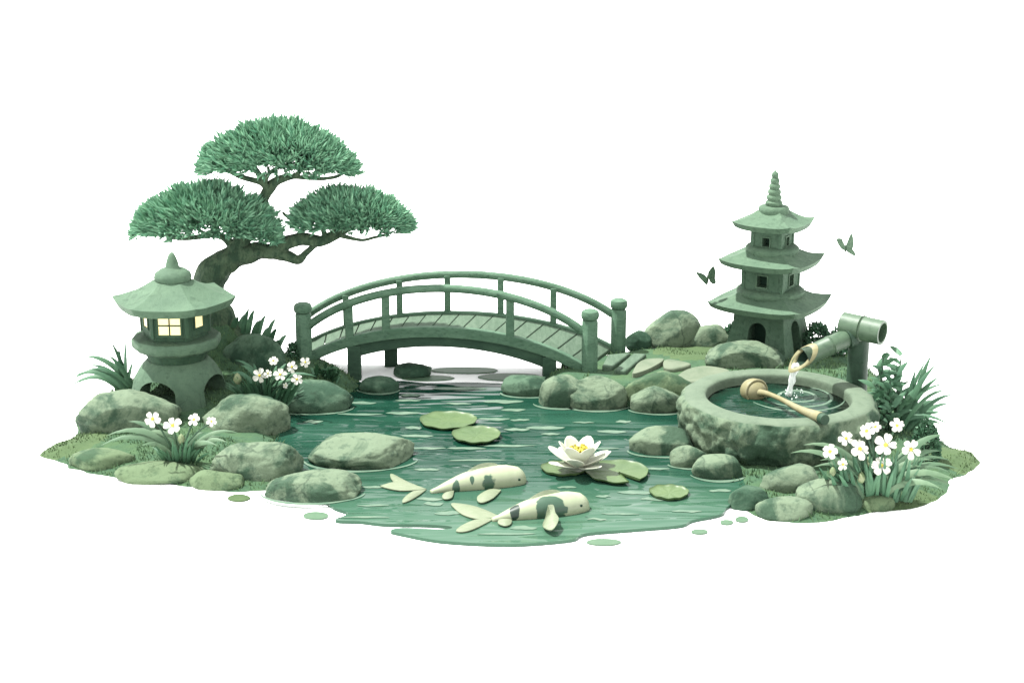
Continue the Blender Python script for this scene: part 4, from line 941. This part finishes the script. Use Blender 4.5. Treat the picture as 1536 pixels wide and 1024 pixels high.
# ------------------------------------------------------------------ koi
KP = [(0, .16), (.02, .38), (.06, .58), (.13, .78), (.25, .95), (.38, 1.0), (.52, .93), (.66, .72), (.8, .44), (.9, .25), (1, .17)]
def prof_at(u):
    for (a, b), (c, d) in zip(KP, KP[1:]):
        if u <= c: return b+(d-b)*(u-a)/(c-a)
    return KP[-1][1]
def koi(head, mid, tail, label, spots, fins, tailpts, z=.022, rmax=.103):
    hp, mp_, tp = G(*head, z), G(*mid, z), G(*tail, z); root = V((mp_.x, mp_.y, 0)); t = thing('koi', root, label, 'fish', 'koi in the pond')
    P = cat([tuple(hp), tuple(mp_), tuple(tp)], 16); K = len(P); n_ = 28; vs = []
    for i, p in enumerate(P):
        u = i/(K-1); p = V(p); r = rmax*prof_at(u)
        q = V(P[min(i+1, K-1)])-V(P[max(i-1, 0)]); tg = q.normalized(); sdv = tg.cross(V((0, 0, 1))).normalized(); up = sdv.cross(tg)
        dz = -.02*max(0, u-.7)/.3-(.015*(1-u/.12) if u < .12 else 0)
        for j in range(n_):
            a = 2*math.pi*j/n_; vs.append(p+V((0, 0, dz))+sdv*r*.95*math.cos(a)+up*r*.92*math.sin(a)*(1.0 if math.sin(a) < 0 else 1.05))
    m_ = M(); m_.add(vs, [(i*n_+j, i*n_+(j+1) % n_, (i+1)*n_+(j+1) % n_, (i+1)*n_+j) for i in range(K-1) for j in range(n_)]+[tuple(range(n_-1, -1, -1)), tuple((K-1)*n_+j for j in range(n_))])
    sp_ = []
    for (x, y, zz, rx, ry, rz, c) in spots: q = G(x, y, zz)-root; sp_.append((q.x, q.y, q.z, rx, ry, rz, c))
    bo_ = m_.build('body', koi_mat('koi skin', sp_), t, smooth=180)
    m_ = M(); vs = []; ks = list(range(int(K*.34), int(K*.68)))
    for q_, i in enumerate(ks):
        u = i/(K-1); v = q_/(len(ks)-1); p = V(P[i]); r_ = rmax*prof_at(u)*.96-.012; hh = .038*math.sin(math.pi*(v*.9+.1))**.6
        tg = (V(P[min(i+1, K-1)])-V(P[i-1])).normalized(); sd_ = tg.cross(V((0, 0, 1)))*.004
        vs += [p+V((0, 0, r_))+sd_, p+V((0, .018, r_+hh)), p+V((0, 0, r_))-sd_]
    m_.add(vs, [(i*3+j, i*3+1+j, i*3+4+j, i*3+3+j) for i in range(len(ks)-1) for j in (0, 1)]); m_.build('fin', 'fin', t, smooth=60)
    def flat(name, pts, z0, z1, par, th=.006):
        Q = [G(x, y, z0+(z1-z0)*i/len(pts)) for i, (x, y) in enumerate(pts)]; C = cat([tuple(q) for q in Q+[Q[0]]], 5)[:-1]; n2 = len(C); ce = sum((V(c) for c in C), V((0, 0, 0)))/n2
        vs_ = [V(c) for c in C]+[V(c).lerp(ce, .5)+V((0, 0, .012)) for c in C]+[ce+V((0, 0, .015))]+[V(c)-V((0, 0, th)) for c in C]
        fs_ = [(i, (i+1) % n2, n2+(i+1) % n2, n2+i) for i in range(n2)]+[(n2+i, n2+(i+1) % n2, 2*n2) for i in range(n2)]+[(i, 2*n2+1+i, 2*n2+1+(i+1) % n2, (i+1) % n2) for i in range(n2)]
        x_ = M(); x_.add(vs_, fs_); return x_.build(name, 'fin', par, smooth=40)
    for f in fins: flat('fin', f[0], f[1], f[2], t)
    for f in tailpts: flat('tail_fin', f, .006, .012, t)
    return t, bo_
DK = (96, 142, 112); DD = (50, 84, 66)
k1, b1 = koi((789, 716), (722, 722), (646, 734), 'cream koi with a grey green saddle patch swimming right beside the water lily',
    [(735, 713, .12, .078, .10, .2, DK), (769, 712, .11, .022, .03, .1, DD), (708, 710, .11, .016, .02, .1, DK), (684, 728, .06, .03, .08, .2, DK)],
    [([(752, 734), (735, 733), (718, 742), (716, 750), (724, 753), (740, 746)], .012, .016), ([(681, 735), (668, 738), (663, 744), (668, 748), (678, 745)], .012, .016)],
    [[(640, 733), (612, 722), (588, 710), (586, 716), (592, 727), (570, 728), (600, 735)], [(639, 734), (620, 736), (606, 746), (604, 753), (614, 750), (628, 742)]])
k2, b2 = koi((883, 755), (815, 764), (738, 776), 'cream koi with a dark cheek spot swimming frontmost in the pond',
    [(827, 751, .11, .095, .075, .3, DK), (858, 753, .11, .022, .03, .1, DD), (772, 758, .09, .034, .05, .1, DD), (850, 765, .05, .05, .04, .05, DK)],
    [([(822, 757), (830, 757), (833, 768), (838, 777), (833, 789), (825, 794), (814, 788), (818, 775)], .11, .0), ([(748, 778), (766, 778), (766, 785), (757, 788), (747, 784)], .012, .016)],
    [[(750, 774), (728, 764), (706, 757), (678, 754), (682, 762), (696, 772), (720, 778)], [(742, 777), (716, 778), (695, 786), (684, 795), (694, 797), (712, 792)]])
for t, b, eyes in ((k1, b1, [(779, 719)]), (k2, b2, [(872, 758)])):
    for (x, y) in eyes:
        c = G(x, y, .07); m_ = M(); vs, fs = ICO[2]; m_.add([c+v*.009 for v in vs], fs); m_.build('eye', 'hollow', b, smooth=180)

# ------------------------------------------------------------------ painted highlight streaks and ripple edges on the water
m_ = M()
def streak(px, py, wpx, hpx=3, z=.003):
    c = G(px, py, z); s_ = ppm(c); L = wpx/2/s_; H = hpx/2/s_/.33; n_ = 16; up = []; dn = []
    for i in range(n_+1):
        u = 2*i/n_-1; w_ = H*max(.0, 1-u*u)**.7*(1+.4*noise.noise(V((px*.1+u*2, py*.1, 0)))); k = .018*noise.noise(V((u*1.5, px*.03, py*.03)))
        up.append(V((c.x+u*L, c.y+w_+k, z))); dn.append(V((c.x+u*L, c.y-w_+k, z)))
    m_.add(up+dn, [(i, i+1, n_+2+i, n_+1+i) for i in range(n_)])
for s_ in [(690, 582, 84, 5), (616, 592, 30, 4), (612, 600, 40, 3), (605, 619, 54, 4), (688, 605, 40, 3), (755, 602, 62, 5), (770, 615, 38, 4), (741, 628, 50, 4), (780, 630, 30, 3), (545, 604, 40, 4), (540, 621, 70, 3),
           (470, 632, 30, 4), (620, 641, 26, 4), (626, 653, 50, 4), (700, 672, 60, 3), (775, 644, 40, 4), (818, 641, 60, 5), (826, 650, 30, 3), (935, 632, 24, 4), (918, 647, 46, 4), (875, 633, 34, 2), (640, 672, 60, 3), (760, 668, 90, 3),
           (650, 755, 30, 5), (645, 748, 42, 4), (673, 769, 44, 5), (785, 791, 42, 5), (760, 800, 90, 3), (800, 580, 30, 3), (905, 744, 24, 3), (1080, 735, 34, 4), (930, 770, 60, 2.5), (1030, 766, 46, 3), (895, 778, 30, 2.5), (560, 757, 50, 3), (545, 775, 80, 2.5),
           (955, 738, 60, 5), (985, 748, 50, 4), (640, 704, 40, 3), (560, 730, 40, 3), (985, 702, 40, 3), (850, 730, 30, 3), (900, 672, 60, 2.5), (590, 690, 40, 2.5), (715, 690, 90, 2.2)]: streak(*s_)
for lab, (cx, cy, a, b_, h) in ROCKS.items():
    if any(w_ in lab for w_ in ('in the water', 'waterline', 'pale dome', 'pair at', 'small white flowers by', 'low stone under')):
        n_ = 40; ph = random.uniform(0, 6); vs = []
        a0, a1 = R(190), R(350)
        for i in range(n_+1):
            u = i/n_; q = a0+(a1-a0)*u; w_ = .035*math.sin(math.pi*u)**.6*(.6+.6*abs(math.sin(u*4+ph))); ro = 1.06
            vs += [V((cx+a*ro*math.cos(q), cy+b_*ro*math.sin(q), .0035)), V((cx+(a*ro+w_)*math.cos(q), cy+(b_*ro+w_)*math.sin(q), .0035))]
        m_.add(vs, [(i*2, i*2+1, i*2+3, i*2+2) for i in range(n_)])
o = m_.build('painted_glint', 'painted_glint', smooth=0); tag(o, 'pale painted water highlights and ripple edges lying on the pond', 'painted_glint', kind='stuff')

# ------------------------------------------------------------------ butterflies
def butterfly(Y, cpx, label, wings, bodypx):
    c = at(*cpx, Y); t = thing('butterfly', c, label, 'butterfly', 'butterflies in the air')
    for i, (pts, dy) in enumerate(wings):
        n_ = len(pts); Q = []
        for (x, y) in pts:
            u = min(1, abs(x-cpx[0])/15); Q.append(at(x, y, Y+dy*u))
        C = cat([tuple(q) for q in Q+[Q[0]]], 4)[:-1]; k = len(C); m_ = M(); m_.add([V(q)+V((0, -.0015, 0)) for q in C]+[V(q)+V((0, .0015, 0)) for q in C], [tuple(range(k)), tuple(range(2*k-1, k-1, -1))]+[(j, (j+1) % k, k+(j+1) % k, k+j) for j in range(k)])
        m_.build('wing', 'wing', t, smooth=0)
    m_ = M(); P = [at(x, y, Y) for x, y in bodypx]; m_.tube(P, [.003]+[.008]*(len(P)-2)+[.004], 8); m_.build('body', 'bark', t, smooth=180)
butterfly(PY-.1, (1061, 416), 'green butterfly flying between the bridge and the pagoda', [([(1061, 417), (1058, 413), (1053, 410), (1044, 408), (1047, 414), (1053, 421), (1060, 427)], -.06), ([(1062, 415), (1062, 409), (1065, 404), (1070, 399), (1073, 405), (1073, 414), (1072, 418), (1064, 419)], .07), ([(1063, 418), (1072, 417), (1074, 424), (1070, 426), (1065, 423)], .05)], [(1061, 412), (1061.5, 418), (1061, 423), (1060.5, 427)])
butterfly(PY-.1, (1269, 370), 'green butterfly flying at the far right of the pagoda', [([(1268, 369), (1264, 361), (1263, 358), (1255, 358), (1257, 366), (1263, 374), (1268, 375)], -.06), ([(1269, 368), (1272, 360), (1275, 353), (1278, 351), (1280, 358), (1280, 370), (1277, 374), (1270, 375)], .07), ([(1270, 373), (1278, 373), (1283, 380), (1282, 384), (1276, 381), (1270, 377)], .05)], [(1268.5, 367), (1268.8, 372), (1268, 376), (1267, 380)])
